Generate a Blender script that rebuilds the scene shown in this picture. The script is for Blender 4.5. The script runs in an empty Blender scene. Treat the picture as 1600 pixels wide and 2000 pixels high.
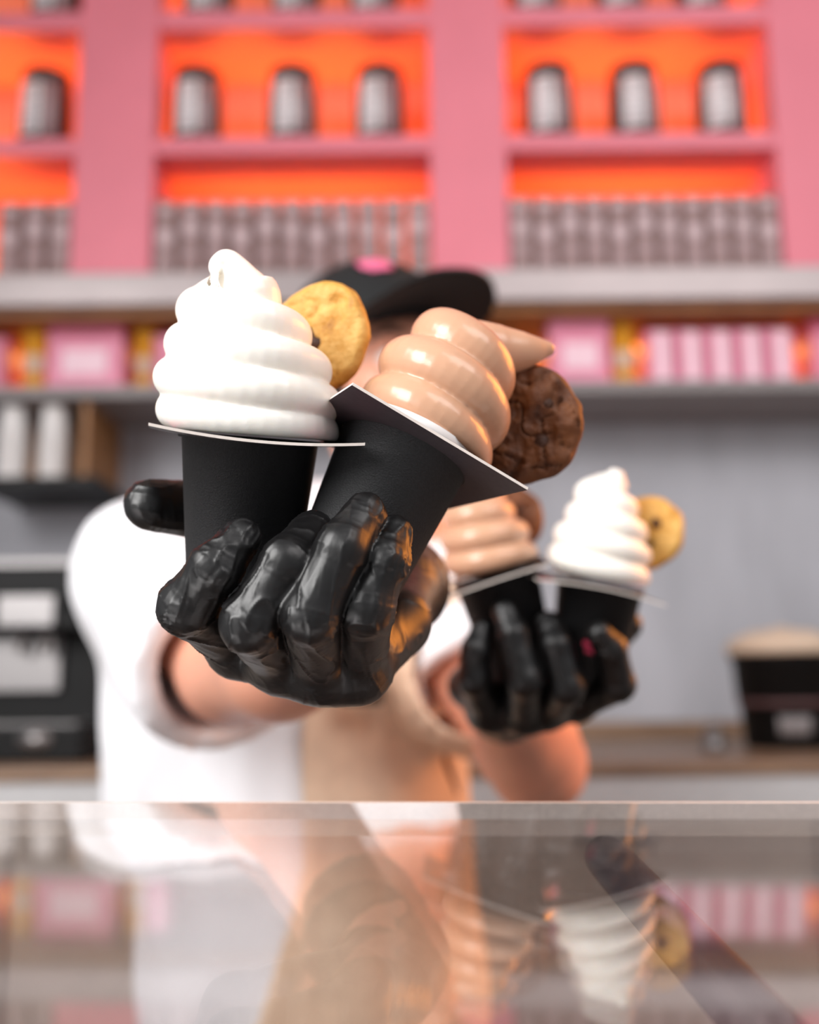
import bpy, math, random
import numpy as np
from mathutils import Vector, Matrix

random.seed(7)
rng = np.random.default_rng(7)
S = bpy.context.scene
COL = S.collection

# ------------------------------------------------------------------ camera, world, lights, exposure
CAM = Vector((0.0, 0.0, 1.28))
FPX = 2000.0                                   # focal length in pixels of the 1600 x 2000 frame
_p, _r = math.radians(9.6), math.radians(0.6)
_F = Vector((0, math.cos(_p), math.sin(_p)))
_R0, _U0 = Vector((1, 0, 0)), Vector((0, -math.sin(_p), math.cos(_p)))
_R = _R0 * math.cos(_r) - _U0 * math.sin(_r)
_U = _U0 * math.cos(_r) + _R0 * math.sin(_r)
cam_data = bpy.data.cameras.new('camera')
cam = bpy.data.objects.new('camera', cam_data)
COL.objects.link(cam)
M = Matrix((_R, _U, -_F)).transposed().to_4x4()
M.translation = CAM
cam.matrix_world = M
cam_data.sensor_fit = 'VERTICAL'
cam_data.sensor_width = 28.8
cam_data.sensor_height = 36.0
cam_data.lens = 36.0
cam_data.clip_start = 0.01
cam_data.dof.use_dof = True
cam_data.dof.focus_distance = 0.425
cam_data.dof.aperture_fstop = 3.5
S.camera = cam

world = bpy.data.worlds.new('world')
S.world = world
world.use_nodes = True
bg = world.node_tree.nodes['Background']
bg.inputs[0].default_value = (0.95, 0.97, 1.0, 1)
bg.inputs[1].default_value = 0.34

def area_light(name, loc, target, size, size_y, power, color):
    l = bpy.data.lights.new(name, 'AREA')
    l.shape = 'RECTANGLE'; l.size = size; l.size_y = size_y
    l.energy = power; l.color = color
    o = bpy.data.objects.new(name, l)
    COL.objects.link(o)
    o.location = loc
    o.rotation_euler = (Vector(target) - Vector(loc)).to_track_quat('-Z', 'Y').to_euler()
    return o

key = area_light('shop_window_daylight', (-1.5, -0.75, 2.35), (-0.02, 0.7, 1.30), 1.1, 1.5, 27, (1.0, 0.985, 0.97))
key.data.spread = math.radians(105)
area_light('shelf_fill', (1.3, -0.7, 3.1), (0.75, 2.0, 1.9), 2.0, 1.2, 33, (1.0, 0.96, 0.95))  # added fill lamp, moved right to brighten the pink shelving; no known source
wl = bpy.data.lights.new('warm_ceiling_spot', 'SPOT')
wl.energy = 150; wl.color = (1.0, 0.30, 0.03); wl.spot_size = math.radians(52); wl.spot_blend = 0.6; wl.shadow_soft_size = 0.6
wo = bpy.data.objects.new('warm_ceiling_spot', wl); COL.objects.link(wo)
wo.location = (1.45, 1.30, 1.95)
wo.rotation_euler = (Vector((0.12, 0.72, 1.20)) - Vector(wo.location)).to_track_quat('-Z', 'Y').to_euler()
S.view_settings.view_transform = 'Standard'
S.view_settings.look = 'None'
S.view_settings.gamma = 1.0
S.view_settings.use_curve_mapping = False
S.view_settings.exposure = 0.1
S.cycles.use_denoising = True

# ------------------------------------------------------------------ helpers: frames
def P(x, y, d):
    """World point seen at pixel (x, y) of the 1600 x 2000 frame, at axial depth d metres."""
    return CAM + _R * ((x - 800) / FPX * d) + _U * ((1000 - y) / FPX * d) + _F * d

def W(x, y, Y):
    """World point on the vertical plane Y seen at pixel (x, y)."""
    v = _R * ((x - 800) / FPX) + _U * ((1000 - y) / FPX) + _F
    return CAM + v * (Y / v.y)

def CD(x, y, z):
    """Direction given as right, up, towards the camera."""
    return (_R * x + _U * y - _F * z).normalized()

def frame(origin, up, xhint=None):
    z = up.normalized()
    xh = xhint if xhint is not None else _R
    x = (xh - z * xh.dot(z)).normalized()
    y = z.cross(x)
    m = Matrix((x, y, z)).transposed().to_4x4()
    m.translation = origin
    return m

# ------------------------------------------------------------------ helpers: materials
def lin(c):
    return tuple((v / 12.92 if v <= 0.04045 else ((v + 0.055) / 1.055) ** 2.4) for v in (x / 255 for x in c))

MATS = {}
def mat(name, rgb, rough=0.5, metal=0.0, var=0.0, scale=40, bump=0.0, bscale=None, sss=0.0, sssr=(0.01, 0.006, 0.004),
        coat=0.0, spec=0.5, rgb2=None, emit=None, estr=0.0, stretch=None, sheen=0.0):
    m = bpy.data.materials.new(name)
    m.use_nodes = True
    nt = m.node_tree
    b = nt.nodes['Principled BSDF']
    c = lin(rgb)
    b.inputs['Base Color'].default_value = (*c, 1)
    b.inputs['Roughness'].default_value = rough
    b.inputs['Metallic'].default_value = metal
    b.inputs['Specular IOR Level'].default_value = spec
    b.inputs['Coat Weight'].default_value = coat
    b.inputs['Sheen Weight'].default_value = sheen
    if sss:
        b.inputs['Subsurface Weight'].default_value = sss
        b.inputs['Subsurface Radius'].default_value = sssr
        b.inputs['Subsurface Scale'].default_value = 1.0
    if emit:
        b.inputs['Emission Color'].default_value = (*lin(emit), 1)
        b.inputs['Emission Strength'].default_value = estr
    tc = nt.nodes.new('ShaderNodeTexCoord')
    src = tc.outputs['Object']
    if stretch:
        mp = nt.nodes.new('ShaderNodeMapping')
        mp.inputs['Scale'].default_value = stretch
        nt.links.new(src, mp.inputs[0]); src = mp.outputs[0]
    if var or rgb2:
        n = nt.nodes.new('ShaderNodeTexNoise')
        n.inputs['Scale'].default_value = scale
        n.inputs['Detail'].default_value = 5
        nt.links.new(src, n.inputs['Vector'])
        r = nt.nodes.new('ShaderNodeValToRGB')
        r.color_ramp.elements[0].position = 0.35
        r.color_ramp.elements[1].position = 0.65
        c2 = lin(rgb2) if rgb2 else tuple(min(1, v * (1 + var)) for v in c)
        c1 = c if rgb2 else tuple(v * (1 - var) for v in c)
        r.color_ramp.elements[0].color = (*c1, 1)
        r.color_ramp.elements[1].color = (*c2, 1)
        nt.links.new(n.outputs['Fac'], r.inputs[0])
        nt.links.new(r.outputs[0], b.inputs['Base Color'])
    if bump:
        n = nt.nodes.new('ShaderNodeTexNoise')
        n.inputs['Scale'].default_value = bscale or scale
        n.inputs['Detail'].default_value = 4
        nt.links.new(src, n.inputs['Vector'])
        bp = nt.nodes.new('ShaderNodeBump')
        bp.inputs['Strength'].default_value = bump
        bp.inputs['Distance'].default_value = 0.001
        nt.links.new(n.outputs['Fac'], bp.inputs['Height'])
        nt.links.new(bp.outputs[0], b.inputs['Normal'])
    MATS[name] = m
    return m

mat('pink_paint', (236, 132, 148), 0.5, var=0.03, scale=6, bump=0.1, bscale=200)
mat('pink_inside', (240, 146, 124), 0.55, var=0.03, scale=6)
mat('led', (255, 170, 90), 0.5, emit=(255, 150, 60), estr=6)
mat('concrete', (182, 182, 189), 0.8, var=0.10, scale=5, bump=0.2, bscale=60, stretch=(1.6, 1, 0.5))
mat('ledge_steel', (168, 156, 156), 0.35, metal=0.3, var=0.05, scale=8)
mat('shelf_grey', (140, 132, 132), 0.5, var=0.05, scale=8)
mat('wood', (176, 122, 72), 0.5, rgb2=(140, 92, 52), scale=14, stretch=(1, 8, 8), bump=0.1)
mat('counter_wood', (158, 128, 104), 0.4, rgb2=(128, 100, 80), scale=10, stretch=(1, 8, 8))
mat('cabinet_grey', (205, 204, 205), 0.5, var=0.03)
mat('cabinet_door', (192, 178, 166), 0.5, var=0.08, scale=12)
mat('floor_tile', (120, 112, 108), 0.5, var=0.08, scale=4)
mat('ceiling_paint', (232, 226, 224), 0.8, var=0.02)
mat('jar_brown', (74, 42, 40), 0.15, var=0.1, scale=20, coat=0.6)
mat('jar_lid', (34, 22, 24), 0.35, var=0.1)
mat('label_white', (246, 238, 240), 0.5, var=0.02)
mat('label_ink', (150, 130, 132), 0.6, var=0.05)
mat('box_brown', (150, 120, 118), 0.5, var=0.08, scale=30)
mat('box_dark', (98, 66, 66), 0.5, var=0.08, scale=30)
mat('motif', (212, 186, 190), 0.5, var=0.03)
mat('motif_grey', (178, 150, 152), 0.5, var=0.03)
mat('pack_pink', (232, 140, 168), 0.45, var=0.04, scale=20)
mat('pack_pale', (248, 208, 220), 0.45, var=0.03)
mat('pack_rose', (200, 92, 120), 0.45, var=0.05)
mat('amber', (240, 170, 48), 0.4, var=0.08, scale=30)
mat('white_paper', (250, 244, 242), 0.55, var=0.01, bump=0.05, bscale=400)
mat('black_plastic', (12, 11, 12), 0.5, var=0.2, scale=20, spec=0.25)
mat('steel', (150, 146, 146), 0.4, metal=0.9, var=0.05, scale=12, stretch=(1, 1, 20))
mat('cream', (226, 200, 176), 0.5, var=0.04)
mat('cup_black', (26, 26, 28), 0.62, var=0.25, scale=900, bump=0.25, bscale=1400)
mat('card_black', (12, 11, 12), 0.4, var=0.2, scale=300)
mat('card_under', (70, 62, 66), 0.6, var=0.08, scale=300)
mat('card_edge', (232, 222, 214), 0.7, var=0.05, scale=300)
mat('print_pink', (206, 52, 88), 0.5, var=0.05, scale=200)
mat('print_red', (214, 48, 30), 0.5, var=0.05, scale=200)
mat('vanilla', (253, 247, 238), 0.36, var=0.01, scale=60, sss=0.35, sssr=(0.006, 0.005, 0.004), bump=0.06, bscale=500, coat=0.25)
mat('chocolate', (206, 160, 130), 0.27, var=0.03, scale=60, sss=0.2, sssr=(0.004, 0.0025, 0.0018), bump=0.05, bscale=500, coat=0.15)
mat('skin', (224, 160, 134), 0.45, var=0.05, scale=18, sss=0.15, sssr=(0.01, 0.004, 0.002), bump=0.1, bscale=300)
mat('tshirt', (246, 246, 250), 0.8, var=0.015, scale=30, bump=0.2, bscale=600, sheen=0.1)
mat('apron', (244, 214, 186), 0.8, var=0.06, scale=60, bump=0.2, bscale=700)
mat('apron_strap', (120, 76, 56), 0.7, var=0.1, scale=60)
mat('trousers', (52, 54, 62), 0.8, var=0.1, scale=60)
mat('shoe', (36, 34, 36), 0.5, var=0.1)
mat('cap_black', (9, 9, 11), 0.8, var=0.2, scale=300, bump=0.2, bscale=900)
mat('cap_logo', (236, 110, 150), 0.5, var=0.05)
mat('hair', (30, 22, 18), 0.5, var=0.2, scale=200)
mat('eye_white', (232, 228, 224), 0.2, var=0.02)
mat('eye_dark', (40, 26, 18), 0.15, var=0.1)
mat('lip', (190, 104, 96), 0.4, var=0.05)
mat('glove', (9, 8, 9), 0.40, var=0.15, scale=80, bump=0.08, bscale=300, spec=0.55)
mat('bar_metal', (78, 68, 72), 0.45, metal=0.0, var=0.05, spec=0.35)
mat('case_white', (214, 208, 206), 0.4, var=0.03)

def cookie_mat(name, base, dark, hi):
    m = mat(name, base, 0.6)
    nt = m.node_tree; b = nt.nodes['Principled BSDF']
    tc = nt.nodes.new('ShaderNodeTexCoord')
    n = nt.nodes.new('ShaderNodeTexNoise'); n.inputs['Scale'].default_value = 70; n.inputs['Detail'].default_value = 8
    n.inputs['Roughness'].default_value = 0.65
    nt.links.new(tc.outputs['Object'], n.inputs['Vector'])
    r = nt.nodes.new('ShaderNodeValToRGB')
    e = r.color_ramp.elements
    e[0].position = 0.30; e[0].color = (*lin(dark), 1)
    e[1].position = 0.72; e[1].color = (*lin(hi), 1)
    k = e.new(0.46); k.color = (*lin(base), 1)
    nt.links.new(n.outputs['Fac'], r.inputs[0]); nt.links.new(r.outputs[0], b.inputs['Base Color'])
    n2 = nt.nodes.new('ShaderNodeTexNoise'); n2.inputs['Scale'].default_value = 420; n2.inputs['Detail'].default_value = 6
    nt.links.new(tc.outputs['Object'], n2.inputs['Vector'])
    bp = nt.nodes.new('ShaderNodeBump'); bp.inputs['Strength'].default_value = 0.7; bp.inputs['Distance'].default_value = 0.0012
    nt.links.new(n2.outputs['Fac'], bp.inputs['Height']); nt.links.new(bp.outputs[0], b.inputs['Normal'])
    return m
cookie_mat('cookie_gold', (206, 150, 62), (150, 92, 30), (226, 182, 104))
cookie_mat('cookie_choc', (96, 50, 16), (50, 24, 8), (124, 70, 26))
cookie_mat('chip', (70, 38, 20), (48, 24, 12), (92, 54, 30))

def glass_mat():
    m = bpy.data.materials.new('pane_glass'); m.use_nodes = True
    nt = m.node_tree; nt.nodes.clear()
    N, L = nt.nodes.new, nt.links.new
    out, mix, geo = N('ShaderNodeOutputMaterial'), N('ShaderNodeMixShader'), N('ShaderNodeNewGeometry')
    dot = N('ShaderNodeVectorMath'); dot.operation = 'DOT_PRODUCT'
    L(geo.outputs['Normal'], dot.inputs[0]); L(geo.outputs['Incoming'], dot.inputs[1])
    def mth(op, a, b=None):
        n = N('ShaderNodeMath'); n.operation = op
        for k, v in enumerate((a, b)):
            if v is None: continue
            if isinstance(v, (int, float)): n.inputs[k].default_value = v
            else: L(v, n.inputs[k])
        return n.outputs[0]
    c = mth('SUBTRACT', 1.0, mth('ABSOLUTE', dot.outputs['Value']))
    fr = mth('ADD', 0.14, mth('MULTIPLY', mth('POWER', c, 5.0), 0.86))     # Schlick reflectance, same on both faces of the pane
    tr = N('ShaderNodeBsdfTransparent'); tr.inputs[0].default_value = (0.95, 0.94, 0.94, 1)
    gl = N('ShaderNodeBsdfGlossy'); gl.inputs['Roughness'].default_value = 0.0; gl.inputs[0].default_value = (1, 1, 1, 1)
    L(fr, mix.inputs[0]); L(tr.outputs[0], mix.inputs[1]); L(gl.outputs[0], mix.inputs[2]); L(mix.outputs[0], out.inputs[0])
    MATS['pane_glass'] = m
glass_mat()

# ------------------------------------------------------------------ helpers: objects
def mesh(name, verts, faces, smooth=False):
    me = bpy.data.meshes.new(name)
    me.from_pydata([tuple(v) for v in verts], [], [tuple(f) for f in faces])
    me.update()
    if smooth:
        me.polygons.foreach_set('use_smooth', [True] * len(me.polygons))
    return me

def obj(name, me, m, parent=None, matrix=None):
    o = bpy.data.objects.new(name, me)
    COL.objects.link(o)
    if m is not None and me is not None and not me.materials:
        me.materials.append(MATS[m] if isinstance(m, str) else m)
    if parent is not None:
        o.parent = parent
    if matrix is not None:
        o.matrix_basis = matrix
    return o

def tag(o, label, cat, group=None, kind=None):
    if label: o['label'] = label
    if cat: o['category'] = cat
    if group: o['group'] = group
    if kind: o['kind'] = kind
    return o

def thing(name, loc, label, cat, group=None, matrix=None):
    o = bpy.data.objects.new(name, None)
    COL.objects.link(o)
    o.empty_display_size = 0.05
    if matrix is not None: o.matrix_basis = matrix
    else: o.location = loc
    return tag(o, label, cat, group)

def struct(o):
    o['kind'] = 'structure'
    return o

def box_me(name, x0, x1, y0, y1, z0, z1, bev=0.0):
    import bmesh
    bm = bmesh.new()
    bmesh.ops.create_cube(bm, size=1)
    for v in bm.verts:
        v.co = Vector(((x0 + x1) / 2 + v.co.x * (x1 - x0), (y0 + y1) / 2 + v.co.y * (y1 - y0), (z0 + z1) / 2 + v.co.z * (z1 - z0)))
    if bev:
        bmesh.ops.bevel(bm, geom=bm.edges[:], offset=bev, segments=2, affect='EDGES', profile=0.6)
    me = bpy.data.meshes.new(name); bm.to_mesh(me); bm.free()
    return me

def lathe_me(name, prof, n=48, smooth=True, a0=0.0, a1=2 * math.pi):
    full = abs(a1 - a0 - 2 * math.pi) < 1e-6
    cols = n if full else n + 1
    vs, fs = [], []
    for i in range(cols):
        a = a0 + (a1 - a0) * i / n
        for r, z in prof:
            vs.append((r * math.cos(a), r * math.sin(a), z))
    k = len(prof)
    for i in range(n):
        j = (i + 1) % cols
        for q in range(k - 1):
            fs.append((i * k + q, j * k + q, j * k + q + 1, i * k + q + 1))
    me = mesh(name, vs, fs, smooth)
    import bmesh
    bm = bmesh.new(); bm.from_mesh(me)
    bmesh.ops.remove_doubles(bm, verts=bm.verts, dist=1e-6)
    bmesh.ops.recalc_face_normals(bm, faces=bm.faces)
    bm.to_mesh(me); bm.free()
    return me

def sweep(path, radii, n=14, flat=1.0):
    """Tube along a path: vertices and faces (closed ends)."""
    path = [Vector(p) for p in path]
    vs, fs = [], []
    nrm = None
    for i, p in enumerate(path):
        t = (path[min(i + 1, len(path) - 1)] - path[max(i - 1, 0)]).normalized()
        if nrm is None:
            nrm = Vector((0, 0, 1)) if abs(t.z) < 0.9 else Vector((1, 0, 0))
        nrm = (nrm - t * nrm.dot(t)).normalized()
        b = t.cross(nrm)
        for q in range(n):
            a = 2 * math.pi * q / n
            vs.append(p + (nrm * math.sin(a) + b * math.cos(a) * flat) * radii[i])
    L = len(path)
    for i in range(L - 1):
        for q in range(n):
            r = (q + 1) % n
            fs.append((i * n + q, i * n + r, (i + 1) * n + r, (i + 1) * n + q))
    vs.append(path[0]); vs.append(path[-1])
    for q in range(n):
        r = (q + 1) % n
        fs.append((L * n, r, q)); fs.append((L * n + 1, (L - 1) * n + q, (L - 1) * n + r))
    return vs, fs

# ------------------------------------------------------------------ helpers: noise and implicit surfaces
def _hash(ix, iy, iz, seed):
    h = (ix.astype(np.uint32) * np.uint32(374761393) + iy.astype(np.uint32) * np.uint32(668265263)
         + iz.astype(np.uint32) * np.uint32(2147483647) + np.uint32(seed * 97 + 13))
    h = (h ^ (h >> np.uint32(13))) * np.uint32(1274126177)
    h = h ^ (h >> np.uint32(16))
    return (h & np.uint32(0xffff)).astype(np.float64) / 32767.5 - 1.0

def noise3(p, seed=0):
    p = np.asarray(p, dtype=np.float64)
    i = np.floor(p).astype(np.int64)
    f = p - i
    u = f * f * f * (f * (f * 6 - 15) + 10)
    out = 0
    for dx in (0, 1):
        for dy in (0, 1):
            for dz in (0, 1):
                w = (u[:, 0] if dx else 1 - u[:, 0]) * (u[:, 1] if dy else 1 - u[:, 1]) * (u[:, 2] if dz else 1 - u[:, 2])
                out = out + w * _hash(i[:, 0] + dx, i[:, 1] + dy, i[:, 2] + dz, seed)
    return out

class Field:
    """A signed distance grid that shapes are blended into."""
    def __init__(self, lo, hi, res, big=0.06):
        self.lo = np.array(lo, float); self.res = res
        self.n = np.ceil((np.array(hi, float) - self.lo) / res).astype(int) + 1
        self.F = np.full(self.n, big, dtype=np.float32)
        self.ax = [self.lo[k] + np.arange(self.n[k]) * res for k in range(3)]
    def sub(self, lo, hi):
        a = np.clip(np.floor((np.array(lo) - self.lo) / self.res).astype(int), 0, self.n)
        b = np.clip(np.ceil((np.array(hi) - self.lo) / self.res).astype(int) + 1, 0, self.n)
        sl = tuple(slice(a[k], b[k]) for k in range(3))
        return sl, self.ax[0][sl[0]][:, None, None], self.ax[1][sl[1]][None, :, None], self.ax[2][sl[2]][None, None, :]
    def blend(self, sl, d, k):
        f = self.F[sl]
        if k > 0:
            h = np.clip(0.5 + 0.5 * (f - d) / k, 0, 1)
            self.F[sl] = f * (1 - h) + d * h - k * h * (1 - h)
        else:
            self.F[sl] = np.minimum(f, d)
    def cone(self, a, b, ra, rb, k=0.0):
        a = np.array(a, float); b = np.array(b, float)
        pad = max(ra, rb) + max(k, 0) + 0.02
        sl, x, y, z = self.sub(np.minimum(a, b) - pad, np.maximum(a, b) + pad)
        ab = b - a; L2 = max(ab.dot(ab), 1e-12)
        t = np.clip(((x - a[0]) * ab[0] + (y - a[1]) * ab[1] + (z - a[2]) * ab[2]) / L2, 0, 1)
        d = np.sqrt((x - a[0] - t * ab[0]) ** 2 + (y - a[1] - t * ab[1]) ** 2 + (z - a[2] - t * ab[2]) ** 2) - (ra + (rb - ra) * t)
        self.blend(sl, d, k)
    def ell(self, c, axes, r, k=0.0):
        """Ellipsoid: axes = three unit vectors, r = three radii."""
        c = np.array(c, float); pad = max(r) + max(k, 0) + 0.02
        sl, x, y, z = self.sub(c - pad, c + pad)
        s = 0; s2 = 0
        for v, rr in zip(axes, r):
            q = (x - c[0]) * v[0] + (y - c[1]) * v[1] + (z - c[2]) * v[2]
            s = s + (q / rr) ** 2; s2 = s2 + (q / rr ** 2) ** 2
        s = np.sqrt(s); d = s * (s - 1) / np.maximum(np.sqrt(s2), 1e-6)
        self.blend(sl, d, k)
    def copy(self):
        c = Field.__new__(Field); c.lo, c.res, c.n, c.ax = self.lo, self.res, self.n, self.ax
        c.F = self.F.copy(); return c
    def grid(self):
        return self.ax[0][:, None, None], self.ax[1][None, :, None], self.ax[2][None, None, :]
    def surface(self):
        """Surface nets: vertices (N,3) and quads."""
        F = self.F
        ins = F < 0
        nx, ny, nz = F.shape
        cnt = np.zeros((nx - 1, ny - 1, nz - 1), np.int8)
        for dx in (0, 1):
            for dy in (0, 1):
                for dz in (0, 1):
                    cnt += ins[dx:nx - 1 + dx, dy:ny - 1 + dy, dz:nz - 1 + dz]
        cells = np.argwhere((cnt > 0) & (cnt < 8))
        idx = np.full(cnt.shape, -1, np.int64)
        idx[cells[:, 0], cells[:, 1], cells[:, 2]] = np.arange(len(cells))
        acc = np.zeros((len(cells), 3)); num = np.zeros(len(cells))
        corners = [(a, b, c) for a in (0, 1) for b in (0, 1) for c in (0, 1)]
        val = {c: F[cells[:, 0] + c[0], cells[:, 1] + c[1], cells[:, 2] + c[2]].astype(float) for c in corners}
        for a in corners:
            for k in range(3):
                if a[k] == 0:
                    b = list(a); b[k] = 1; b = tuple(b)
                    va, vb = val[a], val[b]
                    m = (va < 0) != (vb < 0)
                    t = np.where(m, va / np.where(m, va - vb, 1), 0)
                    pt = np.array(a, float)[None, :].repeat(len(cells), 0); pt[:, k] += t
                    acc[m] += pt[m]; num[m] += 1
        V = self.lo + (cells + acc / num[:, None]) * self.res
        quads = []
        for k in range(3):
            u, w = (k + 1) % 3, (k + 2) % 3
            s0 = [slice(None)] * 3; s1 = [slice(None)] * 3
            s0[k] = slice(0, -1); s1[k] = slice(1, None)
            e0, e1 = ins[tuple(s0)], ins[tuple(s1)]
            E = np.argwhere(e0 != e1)
            E = E[(E[:, u] > 0) & (E[:, w] > 0) & (E[:, u] < F.shape[u] - 1) & (E[:, w] < F.shape[w] - 1)]
            c = []
            for du, dw in ((-1, -1), (0, -1), (0, 0), (-1, 0)):
                q = E.copy(); q[:, u] += du; q[:, w] += dw
                c.append(idx[q[:, 0], q[:, 1], q[:, 2]])
            q = np.stack(c, 1)
            flip = ~e0[E[:, 0], E[:, 1], E[:, 2]]
            q[flip] = q[flip][:, ::-1]
            quads.append(q)
        return V, np.concatenate(quads)

def np_mesh(name, V, Q, smooth=True):
    me = bpy.data.meshes.new(name)
    me.vertices.add(len(V)); me.vertices.foreach_set('co', np.ascontiguousarray(V, dtype=np.float32).ravel())
    n = len(Q)
    me.loops.add(n * 4); me.loops.foreach_set('vertex_index', np.ascontiguousarray(Q, dtype=np.int32).ravel())
    me.polygons.add(n); me.polygons.foreach_set('loop_start', np.arange(n, dtype=np.int32) * 4)
    me.polygons.foreach_set('use_smooth', np.full(n, smooth))
    me.update(calc_edges=True); me.validate()
    return me

def normals(V, Q):
    a = V[Q[:, 2]] - V[Q[:, 0]]; b = V[Q[:, 3]] - V[Q[:, 1]]
    fn = np.cross(a, b)
    N = np.zeros_like(V)
    for k in range(4):
        np.add.at(N, Q[:, k], fn)
    return N / np.maximum(np.linalg.norm(N, axis=1, keepdims=True), 1e-12)

def relax(V, Q, it=2, f=0.5):
    for _ in range(it):
        acc = np.zeros_like(V); num = np.zeros(len(V))
        for k in range(4):
            np.add.at(acc, Q[:, k], V[Q[:, (k + 1) % 4]]); np.add.at(num, Q[:, k], 1)
            np.add.at(acc, Q[:, k], V[Q[:, (k + 3) % 4]]); np.add.at(num, Q[:, k], 1)
        V = V * (1 - f) + acc / np.maximum(num, 1)[:, None] * f
    return V

# ------------------------------------------------------------------ the setting
YF, YB = 2.10, 2.34           # front and back of the wall shelving
YW = 2.37                     # back wall
YC = 1.62                     # front edge of the back counter
struct(tag(obj('floor', box_me('floor', -3.2, 3.2, -2.6, YW, -0.08, 0.0), 'floor_tile'), 'grey shop floor behind the glass counter', 'floor'))
struct(tag(obj('wall_back', box_me('wall_back', -3.2, 3.2, YW, YW + 0.12, 0.0, 3.5), 'concrete'), 'grey concrete wall behind the worker', 'wall'))
struct(tag(obj('ceiling', box_me('ceiling', -3.2, 3.2, 0.9, YW + 0.12, 3.5, 3.6), 'ceiling_paint'), 'pale ceiling over the wall shelves', 'ceiling'))

# ------------------------------------------------------------------ pink shelving on the wall
def zat(py, Y, px=800):
    return W(px, py, Y).z
zl = zat(548, YF)             # top of the grey ledge
z1a, z1b = zat(294, YF), zat(262, YF)
z0a, z0b = zat(50, YF), zat(14, YF)
ztop = zat(-260, YF)
shelving = thing('wall_shelving', (W(800, 548, YF).x, YF, zl), 'pink wall shelving with tall posts and warm lit bays', 'shelving')
SO = Vector(shelving.location)
def sbox(name, x0, x1, y0, y1, z0, z1, m, parent=shelving, bev=0.002, off=None):
    off = SO if off is None else off
    return obj(name, box_me(name, x0 - off.x, x1 - off.x, y0 - off.y, y1 - off.y, z0 - off.z, z1 - off.z, bev), m, parent)
posts = [(-560, -405), (141, 297), (842, 993), (1526, 1680)]
PX = [(W(a, 400, YF).x, W(b, 400, YF).x) for a, b in posts]
for x0, x1 in PX:
    sbox('post', x0, x1, YF, YB, zl, ztop, 'pink_paint')
for i in range(3):
    xa, xb = PX[i][1], PX[i + 1][0]
    sbox('back_panel', xa, xb, YB - 0.012, YB, zl, ztop, 'pink_inside')
    for (a, b) in ((z1a, z1b), (z0a, z0b)):
        sbox('shelf', xa, xb, YF + 0.004, YB - 0.012, a, b, 'pink_paint')
    for top in (zl + 0.018, z1b, z0b):          # warm strips standing behind the goods, shining up
        sbox('led_strip', xa + 0.015, xb - 0.015, YB - 0.040, YB - 0.028, top, top + 0.006, 'led', bev=0)
        l = bpy.data.lights.new('bay_led', 'AREA'); l.shape = 'RECTANGLE'
        l.size = (xb - xa) * 0.93; l.size_y = 0.02; l.energy = 1.3; l.color = (1.0, 0.54, 0.05)
        o = bpy.data.objects.new('bay_led', l); COL.objects.link(o)
        o.location = ((xa + xb) / 2, YB - 0.036, top + 0.009)
        o.rotation_euler = (math.radians(180 + 14), 0, 0)
    sbox('shelf', xa, xb, YF + 0.004, YB - 0.012, zl, zl + 0.018, 'pink_paint')

# jars
def jar_proto():
    R, H = 0.059, 0.188
    prof = [(0, 0), (R * 0.9, 0), (R, 0.006), (R, H * 0.80), (R * 0.94, H * 0.86), (R * 0.80, H * 0.885), (0, H * 0.885)]
    lid = [(0, H * 0.87), (R * 0.9, H * 0.87), (R * 0.92, H * 0.88), (R * 0.92, H * 0.985), (R * 0.88, H), (0, H)]
    lab = [(R * 1.004, H * 0.1), (R * 1.012, H * 0.1), (R * 1.012, H * 0.78), (R * 1.004, H * 0.78), (R * 1.004, H * 0.1)]
    ca = math.radians(-108)
    me_b, me_l = lathe_me('jar_body', prof, 32), lathe_me('jar_lid', lid, 32)
    me_lab = lathe_me('jar_label', lab, 12, True, ca - 0.42, ca + 0.42)
    ink = []
    for k in range(7):
        z = H * (0.17 + 0.085 * k); hw = (0.30, 0.22, 0.33, 0.26, 0.3, 0.2, 0.28)[k]
        ink.append(lathe_me('jar_text', [(R * 1.013, z), (R * 1.02, z), (R * 1.02, z + H * 0.022), (R * 1.013, z + H * 0.022), (R * 1.013, z)], 8, True, ca - hw, ca + hw))
    pale = lathe_me('jar_stripe', [(R * 1.002, H * 0.08), (R * 1.008, H * 0.08), (R * 1.008, H * 0.8), (R * 1.002, H * 0.8), (R * 1.002, H * 0.08)], 6, True, ca + 0.55, ca + 1.0)
    return me_b, me_l, me_lab, ink, pale
JB, JL, JLab, JInk, JStripe = jar_proto()
def jar(x, y, z, rz, label, group):
    t = thing('storage_jar', (x, y, z), label, 'jar', group)
    t.rotation_euler = (0, 0, rz)
    obj('jar_body', JB, 'jar_brown', t); obj('lid', JL, 'jar_lid', t)
    lb = obj('label', JLab, 'label_white', t)
    for me in JInk: obj('print_line', me, 'label_ink', lb)
    obj('label_stripe', JStripe, 'motif_grey', t)
for px in (90, 386, 572, 742, 1072, 1238, 1408):
    w = W(px, 200, YF + 0.066)
    jar(w.x, YF + 0.068, z1b, rng.uniform(-0.12, 0.12), 'brown jar with black lid and white label on the middle pink shelf', 'jars on the middle pink shelf')
for px in (110, 408, 578, 730, 1048, 1212, 1368):
    w = W(px, 10, YF + 0.066)
    jar(w.x, YF + 0.068, z0b, rng.uniform(-0.12, 0.12), 'brown jar with black lid and white label on the upper pink shelf', 'jars on the upper pink shelf')

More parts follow.
